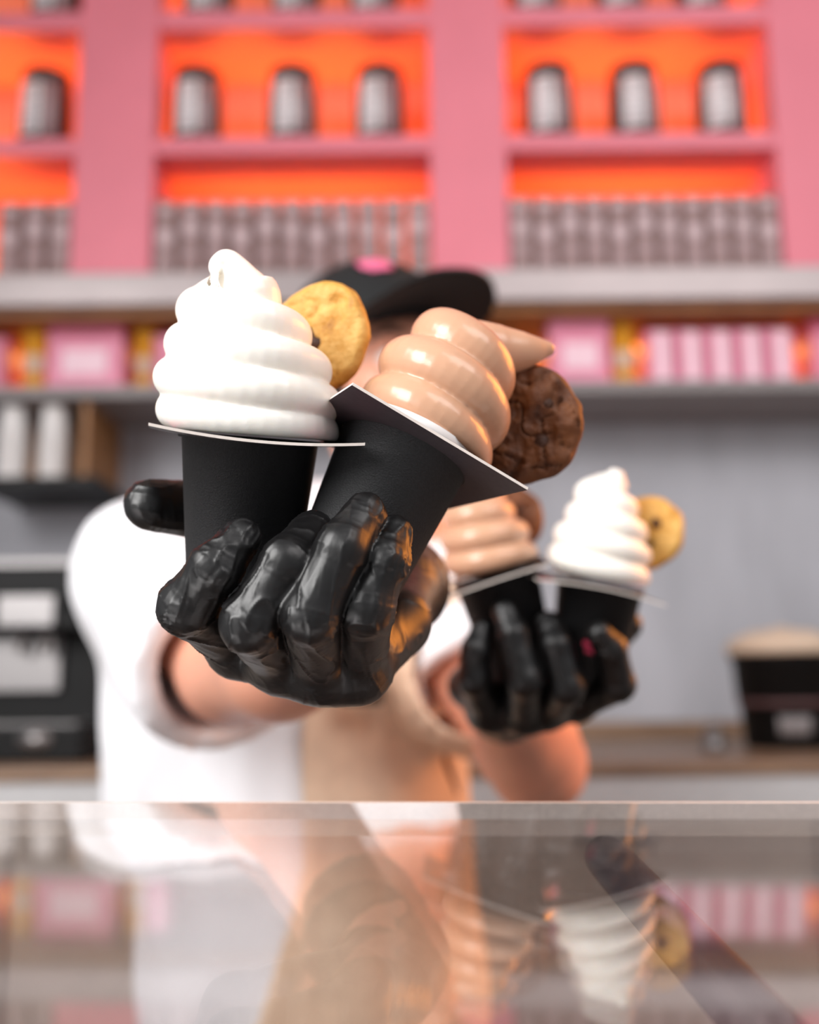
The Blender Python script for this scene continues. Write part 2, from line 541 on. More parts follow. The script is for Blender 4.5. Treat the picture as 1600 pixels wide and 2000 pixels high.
# narrow boxes standing on the bottom shelf
bw = 0.0465
BX = box_me('box_body', -bw / 2, bw / 2, -0.07, 0.07, 0, 0.178, 0.002)
def disc_me(name, r, y, cz, n=20, sx=1.0):
    vs = [(r * sx * math.cos(2 * math.pi * k / n), y, cz + r * math.sin(2 * math.pi * k / n)) for k in range(n)]
    vs += [(a, y + 0.002, c) for a, _, c in vs]
    fs = [tuple(range(n))] + [(k, (k + 1) % n, n + (k + 1) % n, n + k) for k in range(n)] + [tuple(range(2 * n - 1, n - 1, -1))]
    return mesh(name, vs, fs)
MOT = [disc_me('motif_a', 0.018, -0.0716, 0.112, sx=0.95), disc_me('motif_b', 0.0185, -0.0716, 0.092, sx=0.95),
       disc_me('motif_c', 0.017, -0.0716, 0.104, sx=0.95)]
LOW = [disc_me('band_a', 0.015, -0.0716, 0.054), disc_me('band_b', 0.015, -0.0716, 0.040), disc_me('band_c', 0.016, -0.0716, 0.056)]
TOPB = box_me('top_mark', -0.014, 0.014, -0.0716, -0.0696, 0.150, 0.166)
n_box = 0
for x0, x1, keep in ((PX[0][1], PX[1][0], 3), (PX[1][1], PX[2][0], 11), (PX[2][1], PX[3][0], 11)):
    cnt = 11
    for k in range(cnt):
        if k < cnt - keep: continue
        x = x0 + (x1 - x0) * (k + 0.5) / cnt
        t = thing('confectionery_box', (x, YF + 0.080, zl + 0.018), 'narrow brown box with pale round motifs in the row on the bottom pink shelf', 'box', 'boxes on the bottom pink shelf')
        obj('box_body', BX, 'box_brown', t)
        i = (k * 2 + n_box) % 3
        obj('round_motif', MOT[i], 'motif', t); obj('small_motif', LOW[i], 'motif_grey', t)
        obj('top_mark', TOPB, 'motif_grey' if k % 2 else 'motif', t)
    n_box += 1
BXmats = None

# ------------------------------------------------------------------ grey ledge and open shelf below
ledge = thing('steel_ledge', (0, YF - 0.06, zat(588, YF - 0.06)), 'long pale grey ledge under the pink shelving', 'ledge')
LO = Vector(ledge.location)
sbox('ledge_top', -1.75, 1.75, YF - 0.06, YW, zat(588, YF - 0.06), zl, 'ledge_steel', ledge, 0.003, LO)
sbox('wood_underside', -1.75, 1.75, YF - 0.03, YW, zat(588, YF - 0.06) - 0.016, zat(588, YF - 0.06), 'wood', ledge, 0.001, LO)
zm = zat(746, YF)
lowshelf = thing('open_shelf', (0, YF, zm - 0.025), 'grey open shelf board carrying the pink packets', 'shelf')
LS = Vector(lowshelf.location)
sbox('shelf_board', -1.75, 1.75, YF - 0.0, YW, zm - 0.026, zm, 'shelf_grey', lowshelf, 0.002, LS)
struct(tag(sbox('trim_1', -1.75, 1.75, YW - 0.02, YW - 0.003, zm + 0.001, zat(588, YF - 0.06) - 0.018, 'wood', None, 0.001, Vector((0, 0, 0))), 'warm lit wooden backing behind the pink packets', 'panel'))
for xa, xb in ((-1.7, -0.6), (0.25, 1.7)):
    l = bpy.data.lights.new('ledge_led', 'AREA'); l.shape = 'RECTANGLE'
    l.size = xb - xa; l.size_y = 0.02; l.energy = 2.2; l.color = (1.0, 0.45, 0.10)
    o = bpy.data.objects.new('ledge_led', l); COL.objects.link(o)
    o.location = ((xa + xb) / 2, YF + 0.2, zat(588, YF - 0.06) - 0.03)
    sbox('led_strip', xa, xb, YF + 0.19, YF + 0.21, zat(588, YF - 0.06) - 0.022, zat(588, YF - 0.06) - 0.016, 'led', ledge, 0, LO)

def wx(px, py=690, Y=None): return W(px, py, Y or (YF + 0.06)).x
def wz(py, Y=None): return W(800, py, Y or (YF + 0.06)).z
# tall pink packets, each with pale front stripe and folded top
def packet(px0, px1, ytop, m, m2, label, group=None, name='tall_packet'):
    x0, x1 = wx(px0), wx(px1); h = min(wz(ytop) - zm, zat(588, YF - 0.06) - 0.022 - zm); w = x1 - x0; d = 0.10
    t = thing(name, ((x0 + x1) / 2, YF + 0.075, zm), label, 'packet', group)
    hs = h * 0.86
    vs = [(-w / 2, -d / 2, 0), (w / 2, -d / 2, 0), (w / 2, d / 2, 0), (-w / 2, d / 2, 0),
          (-w / 2, -d / 2, hs), (w / 2, -d / 2, hs), (w / 2, d / 2, hs), (-w / 2, d / 2, hs),
          (-w * 0.42, -0.006, h), (w * 0.42, -0.006, h), (w * 0.42, 0.006, h), (-w * 0.42, 0.006, h)]
    fs = [(3, 2, 1, 0), (0, 1, 5, 4), (1, 2, 6, 5), (2, 3, 7, 6), (3, 0, 4, 7), (4, 5, 9, 8), (5, 6, 10, 9), (6, 7, 11, 10), (7, 4, 8, 11), (8, 9, 10, 11)]
    obj('bag', mesh('bag', vs, fs), m, t)
    obj('front_stripe', box_me('front_stripe', -w * 0.20, w * 0.28, -d / 2 - 0.002, -d / 2, h * 0.02, hs * 0.97), m2, t)
    obj('fold_clip', box_me('fold_clip', -w * 0.3, w * 0.3, -0.010, 0.010, h * 0.965, h * 1.0, 0.001), 'pack_rose', t)
for k in range(5):
    packet(1258 + k * 57.5, 1258 + k * 57.5 + 50, 586, 'pack_pink', 'pack_pale', 'tall pink packet with pale front stripe in the row of five', 'tall pink packets')
packet(308, 352, 588, 'pack_rose', 'pack_pink', 'tall dark rose packet beside the wide pink carton')
packet(-30, 26, 596, 'pack_rose', 'pack_pink', 'dark rose packet at the outer side of an amber cup')
def carton(px0, px1, ytop, m, m2, label):
    x0, x1 = wx(px0), wx(px1); h = wz(ytop) - zm; w = x1 - x0
    t = thing('carton', ((x0 + x1) / 2, YF + 0.085, zm), label, 'carton')
    obj('carton_body', box_me('carton_body', -w / 2, w / 2, -0.06, 0.06, 0, h * 0.8, 0.002), m, t)
    obj('carton_lid', box_me('carton_lid', -w / 2 - 0.002, w / 2 + 0.002, -0.062, 0.062, h * 0.8, h, 0.003), m2, t)
    obj('front_label', box_me('front_label', -w * 0.3, w * 0.3, -0.0625, -0.06, h * 0.22, h * 0.62), 'pack_pale', t)
carton(105, 248, 640, 'pack_pink', 'pack_rose', 'wide pink carton with dark rose lid between two amber cups')
carton(1072, 1184, 636, 'pack_pink', 'pack_pink', 'wide pink carton with pale label beside the tall packets')
carton(1578, 1690, 640, 'pack_pink', 'pack_rose', 'pink carton with rose lid past the row of tall packets')
def amber_cup(px, ytop, label, w=0.033):
    h = wz(ytop) - zm
    t = thing('amber_cup', (wx(px), YF + 0.07, zm), label, 'cup', 'amber cups on the open shelf')
    prof = [(0, 0), (w * 0.68, 0), (w * 0.70, 0.003), (w * 0.97, h - 0.006), (w * 1.04, h - 0.005), (w * 1.05, h - 0.001), (w * 1.0, h), (w * 0.93, h - 0.004), (w * 0.66, 0.004), (0, 0.004)]
    obj('cup_wall', lathe_me('cup_wall', prof, 28), 'amber', t)
    obj('cup_band', lathe_me('cup_band', [(w * 0.775, h * 0.28), (w * 0.79, h * 0.28), (w * 0.86, h * 0.55), (w * 0.845, h * 0.55), (w * 0.775, h * 0.28)], 28), 'cream', t)
amber_cup(68, 632, 'amber paper cup beside the wide pink carton with rose lid')
amber_cup(284, 642, 'amber paper cup between the wide pink carton and dark rose packet', 0.028)
amber_cup(1217, 640, 'amber paper cup beside the row of tall pink packets')

# cup rack under the open shelf
rk = thing('cup_rack', (wx(60, 930, YF - 0.0), YF + 0.1, wz(940, YF)), 'wooden cup rack with dark base hanging under the grey shelf', 'rack')
RO = Vector(rk.location)
zr = wz(922, YF)
sbox('rack_base', wx(-60, 930, YF), wx(186, 930, YF), YF, YW, zr - 0.022, zr, 'black_plastic', rk, 0.002, RO)
sbox('rack_side', wx(150, 930, YF), wx(162, 930, YF), YF + 0.02, YW, zr, zm - 0.026, 'wood', rk, 0.001, RO)
sbox('rack_back', wx(-60, 930, YF), wx(150, 930, YF), YW - 0.02, YW, zr, zm - 0.026, 'wood', rk, 0.001, RO)
def cup_profile(rt, rb, h, th=0.0012):
    return [(0, 0.004), (rb - 0.001, 0.004), (rb - 0.0006, 0), (rb, 0.0), (rb + 0.0002, 0.002), (rt, h - 0.002), (rt + 0.0014, h - 0.0022), (rt + 0.0018, h - 0.0008),
            (rt + 0.0010, h), (rt - 0.0004, h - 0.0003), (rt - th, h - 0.003), (rb - th, 0.006), (0, 0.006)]
STK = lathe_me('stack_cup', cup_profile(0.030, 0.024, 0.085), 28)
for px in (26, 106):
    for k in range(5):
        o = obj('white_cup', STK, 'white_paper')
        o.matrix_basis = Matrix.Translation((wx(px, 840, YF + 0.06), YF + 0.06, zr + 0.0)) @ Matrix.Translation((0, 0, 0.0855 + k * 0.0195)) @ Matrix.Rotation(math.pi, 4, 'X')
        tag(o, 'white paper cup nested upside down in the stacks on the cup rack', 'cup', 'white cups stacked on the cup rack')

# ------------------------------------------------------------------ back counter
zc = zat(1494, YC)
cnt = thing('back_counter', (0, YC, 0), 'wood topped back counter with pale grey cabinets', 'counter')
CO = Vector(cnt.location)
sbox('counter_top', -1.9, 1.9, YC, YW - 0.005, zc - 0.02, zc, 'counter_wood', cnt, 0.003, CO)
struct(tag(sbox('trim_2', -1.9, 1.9, YW - 0.02, YW - 0.003, zc + 0.001, zc + 0.035, 'counter_wood', None, 0.002, Vector((0, 0, 0))), 'wooden upstand at the back of the counter', 'upstand'))
for k in range(6):
    xa = -1.86 + k * 0.62
    dr = sbox('cabinet_door', xa + 0.004, xa + 0.616, YC + 0.012, YC + 0.03, 0.10, zc - 0.078, 'cabinet_door', cnt, 0.002, CO)
    obj('door_pull', box_me('door_pull', xa + 0.25, xa + 0.37, 0.0, 0.012, zc - 0.12, zc - 0.108, 0.002), 'steel', dr)
sbox('fascia', -1.88, 1.88, YC + 0.008, YC + 0.03, zc - 0.074, zc - 0.02, 'cabinet_grey', cnt, 0.002, CO)
sbox('cabinet_body', -1.88, 1.88, YC + 0.03, YW - 0.005, 0.08, zc - 0.02, 'cabinet_grey', cnt, 0, CO)
sbox('plinth', -1.85, 1.85, YC + 0.06, YW - 0.005, 0.0, 0.08, 'black_plastic', cnt, 0, CO)

# coffee machine
ym = 1.80
def mx(px, Y=ym): return W(px, 1300, Y).x
def mz(py, Y=ym): return W(100, py, Y).z
mc = thing('coffee_machine', (mx(90), ym, zc), 'black coffee machine with steel front plate on the back counter', 'coffee machine')
MO = Vector(mc.location)
sbox('machine_body', mx(-90), mx(198), ym + 0.06, ym + 0.36, zc, mz(1120), 'black_plastic', mc, 0.012, MO)
sbox('head_block', mx(-90), mx(200), ym - 0.02, ym + 0.06, mz(1235), mz(1105), 'black_plastic', mc, 0.01, MO)
sbox('top_tray', mx(-80), mx(190), ym, ym + 0.34, mz(1120), mz(1090), 'steel', mc, 0.006, MO)
sbox('steel_plate', mx(-85), mx(100), ym + 0.048, ym + 0.06, mz(1350), mz(1240), 'steel', mc, 0.003, MO)
sbox('chrome_panel', mx(0), mx(112), ym - 0.028, ym - 0.018, mz(1225), mz(1165), 'steel', mc, 0.003, MO)
sbox('drip_tray', mx(-90), mx(185), ym - 0.05, ym + 0.06, zc, mz(1415), 'black_plastic', mc, 0.006, MO)
gr = obj('drip_grille', box_me('drip_grille', mx(-80) - MO.x, mx(170) - MO.x, -0.045, 0.05, mz(1415) - zc, mz(1415) - zc + 0.004), 'steel', mc)
for px in (30, 80):
    obj('coffee_spout', lathe_me('coffee_spout', [(0, 0), (0.006, 0), (0.008, 0.03), (0.011, 0.05), (0, 0.05)], 16), 'steel', mc,
        Matrix.Translation((mx(px) - MO.x, 0.02, mz(1275) - zc)))
kn = obj('steam_knob', lathe_me('steam_knob', [(0, 0), (0.02, 0), (0.022, 0.004), (0.018, 0.022), (0, 0.024)], 20), 'black_plastic', mc,
         Matrix.Translation((mx(155) - MO.x, -0.02, mz(1180) - zc)) @ Matrix.Rotation(math.pi / 2, 4, 'X'))
obj('round_badge', lathe_me('round_badge', [(0, 0), (0.03, 0), (0.03, 0.002), (0, 0.003)], 24), 'steel', mc,
    Matrix.Translation((mx(95) - MO.x, -0.0505, mz(1442) - zc)) @ Matrix.Rotation(math.pi / 2, 4, 'X') @ Matrix.Scale(0.6, 4, (0, 1, 0)))
# small red bottle cap seen behind the machine
bt = thing('syrup_bottle', (mx(80, 2.2), 2.25, zc), 'pale syrup bottle with a rose cap behind the coffee machine', 'bottle')
hb = W(80, 1105, 2.25).z - zc
obj('bottle_body', lathe_me('bottle_body', [(0, 0), (0.033, 0), (0.035, 0.004), (0.035, hb * 0.7), (0.014, hb * 0.86), (0.013, hb * 0.93), (0, hb * 0.93)], 24), 'cream', bt)
obj('bottle_cap', lathe_me('bottle_cap', [(0, hb * 0.92), (0.016, hb * 0.92), (0.016, hb), (0, hb)], 20), 'pack_rose', bt)

# black pot with cream lid on the counter
yp = 1.95
pc = W(1525, 1440, yp)
ph = W(1525, 1228, yp).z - zc
pr = (W(1640, 1300, yp).x - W(1440, 1300, yp).x) / 2
pot = thing('topping_tub', (W(1540, 1440, yp).x, yp, zc), 'black tub with cream domed lid on the back counter', 'tub')
obj('tub_body', lathe_me('tub_body', [(0, 0), (pr * 0.78, 0), (pr * 0.8, 0.004), (pr * 0.86, ph * 0.34), (pr * 0.90, ph * 0.36), (pr * 0.96, ph * 0.72), (pr * 1.0, ph * 0.74), (pr * 1.0, ph * 0.78), (0, ph * 0.78)], 40), 'black_plastic', pot)
ld = obj('tub_lid', lathe_me('tub_lid', [(0, ph * 0.78), (pr * 1.06, ph * 0.78), (pr * 1.07, ph * 0.84), (pr * 1.0, ph * 0.90), (pr * 0.6, ph * 0.98), (0, ph)], 40), 'cream', pot)
obj('lid_knob', lathe_me('lid_knob', [(0, ph * 0.99), (0.014, ph * 0.99), (0.015, ph * 1.012), (0, ph * 1.016)], 20), 'cream', ld)
obj('tub_label', lathe_me('tub_label', [(pr * 0.80, ph * 0.09), (pr * 0.81, ph * 0.09), (pr * 0.86, ph * 0.27), (pr * 0.85, ph * 0.27), (pr * 0.80, ph * 0.09)], 12, True, math.radians(-120), math.radians(-80)), 'shelf_grey', pot)
obj('tub_band', lathe_me('tub_band', [(pr * 0.87, ph * 0.35), (pr * 0.905, ph * 0.35), (pr * 0.91, ph * 0.40), (pr * 0.88, ph * 0.40), (pr * 0.87, ph * 0.35)], 40), 'box_dark', pot)
sm = thing('steel_shaker', (W(1395, 1470, 1.86).x, 1.86, zc), 'small steel shaker standing beside the black tub', 'shaker')
obj('shaker_body', lathe_me('shaker_body', [(0, 0), (0.02, 0), (0.021, 0.003), (0.018, 0.028), (0, 0.028)], 24), 'steel', sm)
obj('shaker_top', lathe_me('shaker_top', [(0, 0.027), (0.0185, 0.027), (0.0175, 0.036), (0.010, 0.043), (0, 0.045)], 24), 'steel', sm)

# ------------------------------------------------------------------ glass display case in front
case = thing('display_case', (0, 0.2, 0), 'glass topped display counter in front of the worker', 'display case')
KO = Vector(case.location)
GD = (_F - _U * 0.0615).normalized()                       # runs away from the customer, slightly uphill
GE = P(800, 1568, 0.502)
GN = _R.cross(GD).normalized()
if GN.z < 0: GN = -GN
gw, gl, gt = 1.05, 0.62, 0.008
gv = []
for sx in (-1, 1):
    for s in (0, 1):
        for t in (0, 1):
            gv.append(GE + _R * (sx * gw) - GD * (gl * s) - GN * (gt * t) - KO)
obj('glass_top', mesh('glass_top', gv, [(0, 1, 3, 2), (4, 6, 7, 5), (0, 4, 5, 1), (2, 3, 7, 6), (0, 2, 6, 4), (1, 5, 7, 3)]), 'pane_glass', case)
ev = []
for sx in (-1, 1):
    for s in (0.0, 0.0022):
        for t in (0.0, gt):
            ev.append(GE + _R * (sx * gw) + GD * (0.0002 + s) - GN * t - KO)
obj('edge_trim', mesh('edge_trim', ev, [(0, 1, 3, 2), (4, 6, 7, 5), (0, 4, 5, 1), (2, 3, 7, 6), (0, 2, 6, 4), (1, 5, 7, 3)]), 'card_edge', case)
# metal support bar under the glass
b0, b1 = P(1180, 1612, 0.498) - GN * 0.014, P(1660, 2090, 0.268) - GN * 0.014
ax_b = (b1 - b0).normalized()
vs, fs = sweep([b0 - KO, b0 + ax_b * 0.002 - KO, b0 + ax_b * 0.012 - KO, b1 - KO], [0.0090, 0.0104, 0.0108, 0.0108], 24)
sb_ = obj('support_bar', mesh('support_bar', vs, fs, True), 'bar_metal', case)
sb_['label'] = 'grey metal bar carrying the glass'
for s in (-1, 1):
    vs, fs = [], []
    x = s * (gw - 0.01)
    for dx in (0, 0.008):
        vs += [Vector((x + s * dx, -0.10, 0.9)) - KO, Vector((x + s * dx, 0.48, 0.9)) - KO,
               Vector((x + s * dx, 0.48, 1.205)) - KO, Vector((x + s * dx, -0.10, 1.142)) - KO]
    obj('side_glass', mesh('side_glass', vs, [(0, 1, 2, 3), (7, 6, 5, 4), (0, 4, 5, 1), (1, 5, 6, 2), (2, 6, 7, 3), (3, 7, 4, 0)]), 'pane_glass', case)
sbox('case_deck', -1.05, 1.05, -0.12, 0.48, 0.86, 0.90, 'steel', case, 0.003, KO)
sbox('case_front', -1.05, 1.05, -0.12, -0.10, 0.0, 0.86, 'case_white', case, 0.003, KO)
sbox('case_back', -1.05, 1.05, 0.46, 0.48, 0.0, 0.86, 'case_white', case, 0.003, KO)
for s in (-1, 1):
    sbox('case_side', min(s * 1.03, s * 1.05), max(s * 1.03, s * 1.05), -0.10, 0.46, 0.0, 0.86, 'case_white', case, 0.0, KO)
sbox('front_glass', -1.04, 1.04, -0.112, -0.104, 0.90, 1.135, 'pane_glass', case, 0.0, KO)

# ------------------------------------------------------------------ soft serve, cups, cards, cookies
def interp(x, xs, ys):
    return float(np.interp(x, xs, ys))

def swirl(name, m, fr, turns, h0, h1, prof_h, prof_r, rho0, rho1, lean, tip, tip_r, phase, base_r, ease=1.0):
    """Clockwise rising rope of ice cream in the local frame, closing into a tip."""
    path, rad = [], []
    N = int(turns * 40)
    for i in range(N + 1):
        t = i / N
        a = phase - 2 * math.pi * turns * t
        h = h0 + (h1 - h0) * (t ** ease)
        ro = interp(h, prof_h, prof_r)
        rho = rho0 + (rho1 - rho0) * t
        rc = max(ro - rho, 0.0005)
        wob = 1 + 0.012 * math.sin(3.1 * a + 1)
        path.append(Vector((rc * wob * math.cos(a) + lean[0] * h, rc * wob * math.sin(a) + lean[1] * h, h)))
        rad.append(rho)
    # ease in to the tip
    p0 = path[-1]; t0 = (path[-1] - path[-2]).normalized() * 0.012
    q = [p0, p0 + t0] + [Vector(v) for v in tip]
    rr = [rad[-1], rad[-1]] + list(tip_r)
    K = 10
    def cr(a, b, c, d, t):
        return 0.5 * ((2 * b) + (c - a) * t + (2 * a - 5 * b + 4 * c - d) * t * t + (3 * b - a - 3 * c + d) * t ** 3)
    for i in range(len(q) - 1):
        a, b, c, d = q[max(i - 1, 0)], q[i], q[i + 1], q[min(i + 2, len(q) - 1)]
        ra, rb, rc_, rd = rr[max(i - 1, 0)], rr[i], rr[i + 1], rr[min(i + 2, len(q) - 1)]
        for k in range(1, K + 1):
            path.append(cr(a, b, c, d, k / K)); rad.append(max(rb + (rc_ - rb) * (k / K), 0.0006))
    vs, fs = sweep(path, rad, 28)
    vs = [Vector((v.x, v.y, max(v.z, 0.0004 + 0.02 * max(v.z, -0.01) * 0))) for v in vs]
    # solid heart
    core = [(0, 0.0005), (base_r, 0.0005), (base_r, h0)]
    for i in range(12):
        h = h0 + (h1 - h0) * i / 11
        core.append((max(interp(h, prof_h, prof_r) - rho0 * 1.25, 0.002), h))
    core.append((0, h1))
    b = len(vs)
    n = 32
    for j in range(n):
        a = 2 * math.pi * j / n
        for r, z in core:
            vs.append(Vector((max(r, 1e-5) * math.cos(a) + lean[0] * z, max(r, 1e-5) * math.sin(a) + lean[1] * z, z)))
    k = len(core)
    for j in range(n):
        j2 = (j + 1) % n
        for i in range(k - 1):
            fs.append((b + j * k + i, b + j2 * k + i, b + j2 * k + i + 1, b + j * k + i + 1))
    o = obj(name, mesh(name, vs, fs, True), m, None, fr)
    rm = o.modifiers.new('remesh', 'REMESH'); rm.mode = 'VOXEL'; rm.voxel_size = 0.0007; rm.use_smooth_shade = True
    s = o.modifiers.new('smooth', 'SMOOTH'); s.factor = 0.5; s.iterations = 10
    return o

CUP_H, CUP_RT, CUP_RB = 0.075, 0.0305, 0.0238
CUPME = lathe_me('cup_wall', cup_profile(CUP_RT, CUP_RB, CUP_H), 72)

def paper_cup(fr_rim, label, liner=False, marks=None, group='black paper cups'):
    """fr_rim: frame at the centre of the rim, z along the cup's axis."""
    fr = fr_rim @ Matrix.Translation((0, 0, -CUP_H))
    t = thing('paper_cup', None, label, 'cup', None, fr)
    obj('cup_wall', CUPME, 'cup_black', t)
    if liner:
        obj('liner', lathe_me('liner', [(CUP_RT - 0.004, CUP_H - 0.001), (CUP_RT - 0.001, CUP_H - 0.001), (CUP_RT + 0.0028, CUP_H + 0.0052), (CUP_RT + 0.0012, CUP_H + 0.0056), (CUP_RT - 0.004, CUP_H - 0.001)], 60), 'white_paper', t)
    if marks:
        for (h, ang, hw, hh, m) in marks:
            r = CUP_RB + (CUP_RT - CUP_RB) * h / CUP_H + 0.00025
            a0 = math.radians(ang)
            vs, fs = [], []
            for q in range(5):
                a = a0 + (q / 4 - 0.5) * hw / r
                vs += [(r * math.cos(a), r * math.sin(a), h - hh / 2), (r * math.cos(a), r * math.sin(a), h + hh / 2)]
            for q in range(4):
                fs.append((2 * q, 2 * q + 2, 2 * q + 3, 2 * q + 1))
            obj('cup_print', mesh('cup_print', vs, fs), m, t)
    return fr

def card(fr, side, label, sag=0.0, prints=(), hole=0.0307, th=0.0012, cat='card', pts=None):
    """Square card with round hole; local z up, near edge towards -y."""
    t = thing('cup_card', None, label, cat, None, fr)
    n = 80
    s = side / 2
    outer, inner = [], []
    for k in range(n):
        a = 2 * math.pi * (k + 0.5) / n
        c, si = math.cos(a), math.sin(a)
        m = max(abs(c), abs(si))
        outer.append((s * c / m, s * si / m)); inner.append((hole * c, hole * si))
    # put true corners in
    for cx, cy in ((s, s), (-s, s), (-s, -s), (s, -s)):
        i = min(range(n), key=lambda q: (outer[q][0] - cx) ** 2 + (outer[q][1] - cy) ** 2)
        outer[i] = (cx, cy)
    def zz(x, y): return sag * (x * x + 0.25 * y * y)
    rings = 4
    me = bpy.data.meshes.new('card_sheet')
    vs, fs, mi = [], [], []
    for lay in (0, 1):
        for r in range(rings + 1):
            for k in range(n):
                u = r / rings
                x = inner[k][0] * (1 - u) + outer[k][0] * u; y = inner[k][1] * (1 - u) + outer[k][1] * u
                vs.append((x, y, zz(x, y) + (th if lay == 0 else 0)))
    B = (rings + 1) * n
    for r in range(rings):
        for k in range(n):
            j = (k + 1) % n
            a, b, c, d = r * n + k, (r + 1) * n + k, (r + 1) * n + j, r * n + j
            fs.append((a, b, c, d)); mi.append(0)
            fs.append((B + d, B + c, B + b, B + a)); mi.append(1)
    for k in range(n):
        j = (k + 1) % n
        fs.append((rings * n + k, B + rings * n + k, B + rings * n + j, rings * n + j)); mi.append(2)
        fs.append((j, B + j, B + k, k)); mi.append(2)
    me.from_pydata(vs, [], fs); me.update()
    for nm in ('card_black', 'card_under', 'card_edge'): me.materials.append(MATS[nm])
    me.polygons.foreach_set('material_index', mi)
    obj('card_sheet', me, None, t)
    for (x0, x1, y0, y1, m) in prints:
        q = 6
        v2, f2 = [], []
        for i in range(q + 1):
            x = x0 + (x1 - x0) * i / q
            v2 += [(x, y0, zz(x, y0) + th + 0.00015), (x, y1, zz(x, y1) + th + 0.00015)]
        for i in range(q): f2.append((2 * i, 2 * i + 2, 2 * i + 3, 2 * i + 1))
        obj('card_print', mesh('card_print', v2, f2), m, t)
    return t

def cookie(fr, R, th, m, label, seed, chips=(), rough=1.0):
    t = thing('cookie', None, label, 'cookie', None, fr)
    nr, na = 34, 96
    pts = []
    prof = []
    for i in range(nr + 1):                     # top, from the centre out and round to the underside
        u = i / nr
        if u < 0.72:
            r = u / 0.72 * 0.86; z = 0.5 - 0.10 * r ** 3
        elif u < 0.9:
            a = (u - 0.72) / 0.18 * math.pi / 2
            r = 0.86 + 0.14 * math.sin(a); z = -0.1 + 0.536 * math.cos(a)
        else:
            a = (u - 0.9) / 0.1
            r = 1.0 - a * 0.25; z = -0.1 - 0.4 * math.sin(a * math.pi / 2)
        prof.append((r, z))
    prof.append((0.0, -0.5))
    V = []
    for j in range(na):
        a = 2 * math.pi * j / na
        for r, z in prof:
            V.append((r * R * math.cos(a), r * R * math.sin(a), z * th))
    V = np.array(V)
    c = V.copy(); c[:, 2] *= 0.6
    lumps = noise3(c * 95, seed) * 0.0013 + noise3(c * 210, seed + 1) * 0.0008
    ridge = np.abs(noise3(c * 120 + 3.3, seed + 2))
    crack = -np.clip(0.10 - ridge, 0, 1) * 0.020 * rough
    fine = noise3(c * 520, seed + 3) * 0.00035
    rad = np.sqrt(V[:, 0] ** 2 + V[:, 1] ** 2) / R
    topw = np.clip((V[:, 2] / th + 0.1) * 2.2, 0, 1)
    d = lumps * rough + crack * topw * (rad < 0.93) + fine * rough
    V[:, 2] += d * np.where(V[:, 2] > -0.3 * th, 1, 0.2)
    ang = np.arctan2(V[:, 1], V[:, 0])
    rim = 1 + (0.014 * np.sin(3 * ang + seed) + 0.011 * rough * np.sin(7 * ang + 2 * seed)) * rad + (noise3(c * 160, seed + 5) * 0.02) * rad
    V[:, 0] *= rim; V[:, 1] *= rim
    k = len(prof); F = []
    for j in range(na):
        j2 = (j + 1) % na
        for i in range(k - 1):
            F.append((j * k + i, j * k + i + 1, j2 * k + i + 1, j2 * k + i))
    obj('cookie_disc', mesh('cookie_disc', V, F, True), m, t)
    r2 = random.Random(seed)
    for (qx, qy, rr) in chips:
        cv, cf = [], []
        nseg = 10
        for i in range(5):
            ph = math.pi * i / 4
            for j in range(nseg):
                b = 2 * math.pi * j / nseg
                w = 1 + 0.25 * r2.uniform(-1, 1)
                cv.append((rr * w * math.sin(ph) * math.cos(b), rr * w * math.sin(ph) * math.sin(b), rr * 0.42 * math.cos(ph)))
        for i in range(4):
            for j in range(nseg):
                cf.append((i * nseg + j, (i + 1) * nseg + j, (i + 1) * nseg + (j + 1) % nseg, i * nseg + (j + 1) % nseg))
        obj('chocolate_chip', mesh('chocolate_chip', cv, cf, True), 'chip', t, Matrix.Translation((qx * R, qy * R, th * 0.47)))
    return t

# --- near hand: vanilla (upright) and chocolate (leaning)
upA = CD(0.075, 0.994, 0.065)
frA = frame(P(490, 853, 0.462), upA, CD(1, -0.08, 0.02))           # rim frame of the upright cup
frAc = frame(P(487, 848, 0.460), CD(0.090, 0.992, 0.055), CD(0.97, -0.09, -0.242))
upB = CD(0.405, 0.875, -0.26)
frB = frame(P(793, 876, 0.470), upB, CD(0.859, -0.478, -0.30))
cupA = paper_cup(frA, 'black paper cup under the vanilla swirl in the hand reaching furthest forward')
cupB = paper_cup(frB, 'leaning black paper cup under the chocolate swirl in the hand reaching furthest forward', liner=True,
                 marks=[(0.0225, -45, 0.0016, 0.0022, 'print_red'), (0.0190, -44, 0.0018, 0.0010, 'print_red'), (0.0165, -45.5, 0.0014, 0.0016, 'print_red')])
prA = [(0.026, 0.0435, -0.0435, -0.034, 'print_pink'), (0.029, 0.032, -0.041, -0.037, 'card_black'), (0.035, 0.039, -0.041, -0.037, 'card_black')]
prA += [(-0.0435, -0.034, -0.042 + k * 0.0022, -0.0408 + k * 0.0022, 'print_pink') for k in range(12)]
card(frAc @ Matrix.Translation((0.0005, 0, -0.0042)), 0.088, 'black card with white edge and pink print under the near vanilla swirl', sag=1.5, prints=prA)
card(frB @ Matrix.Translation((0.0, 0, -0.0035)), 0.089, 'tilted black card with pale edge under the chocolate swirl beside the cookie', sag=0.0)
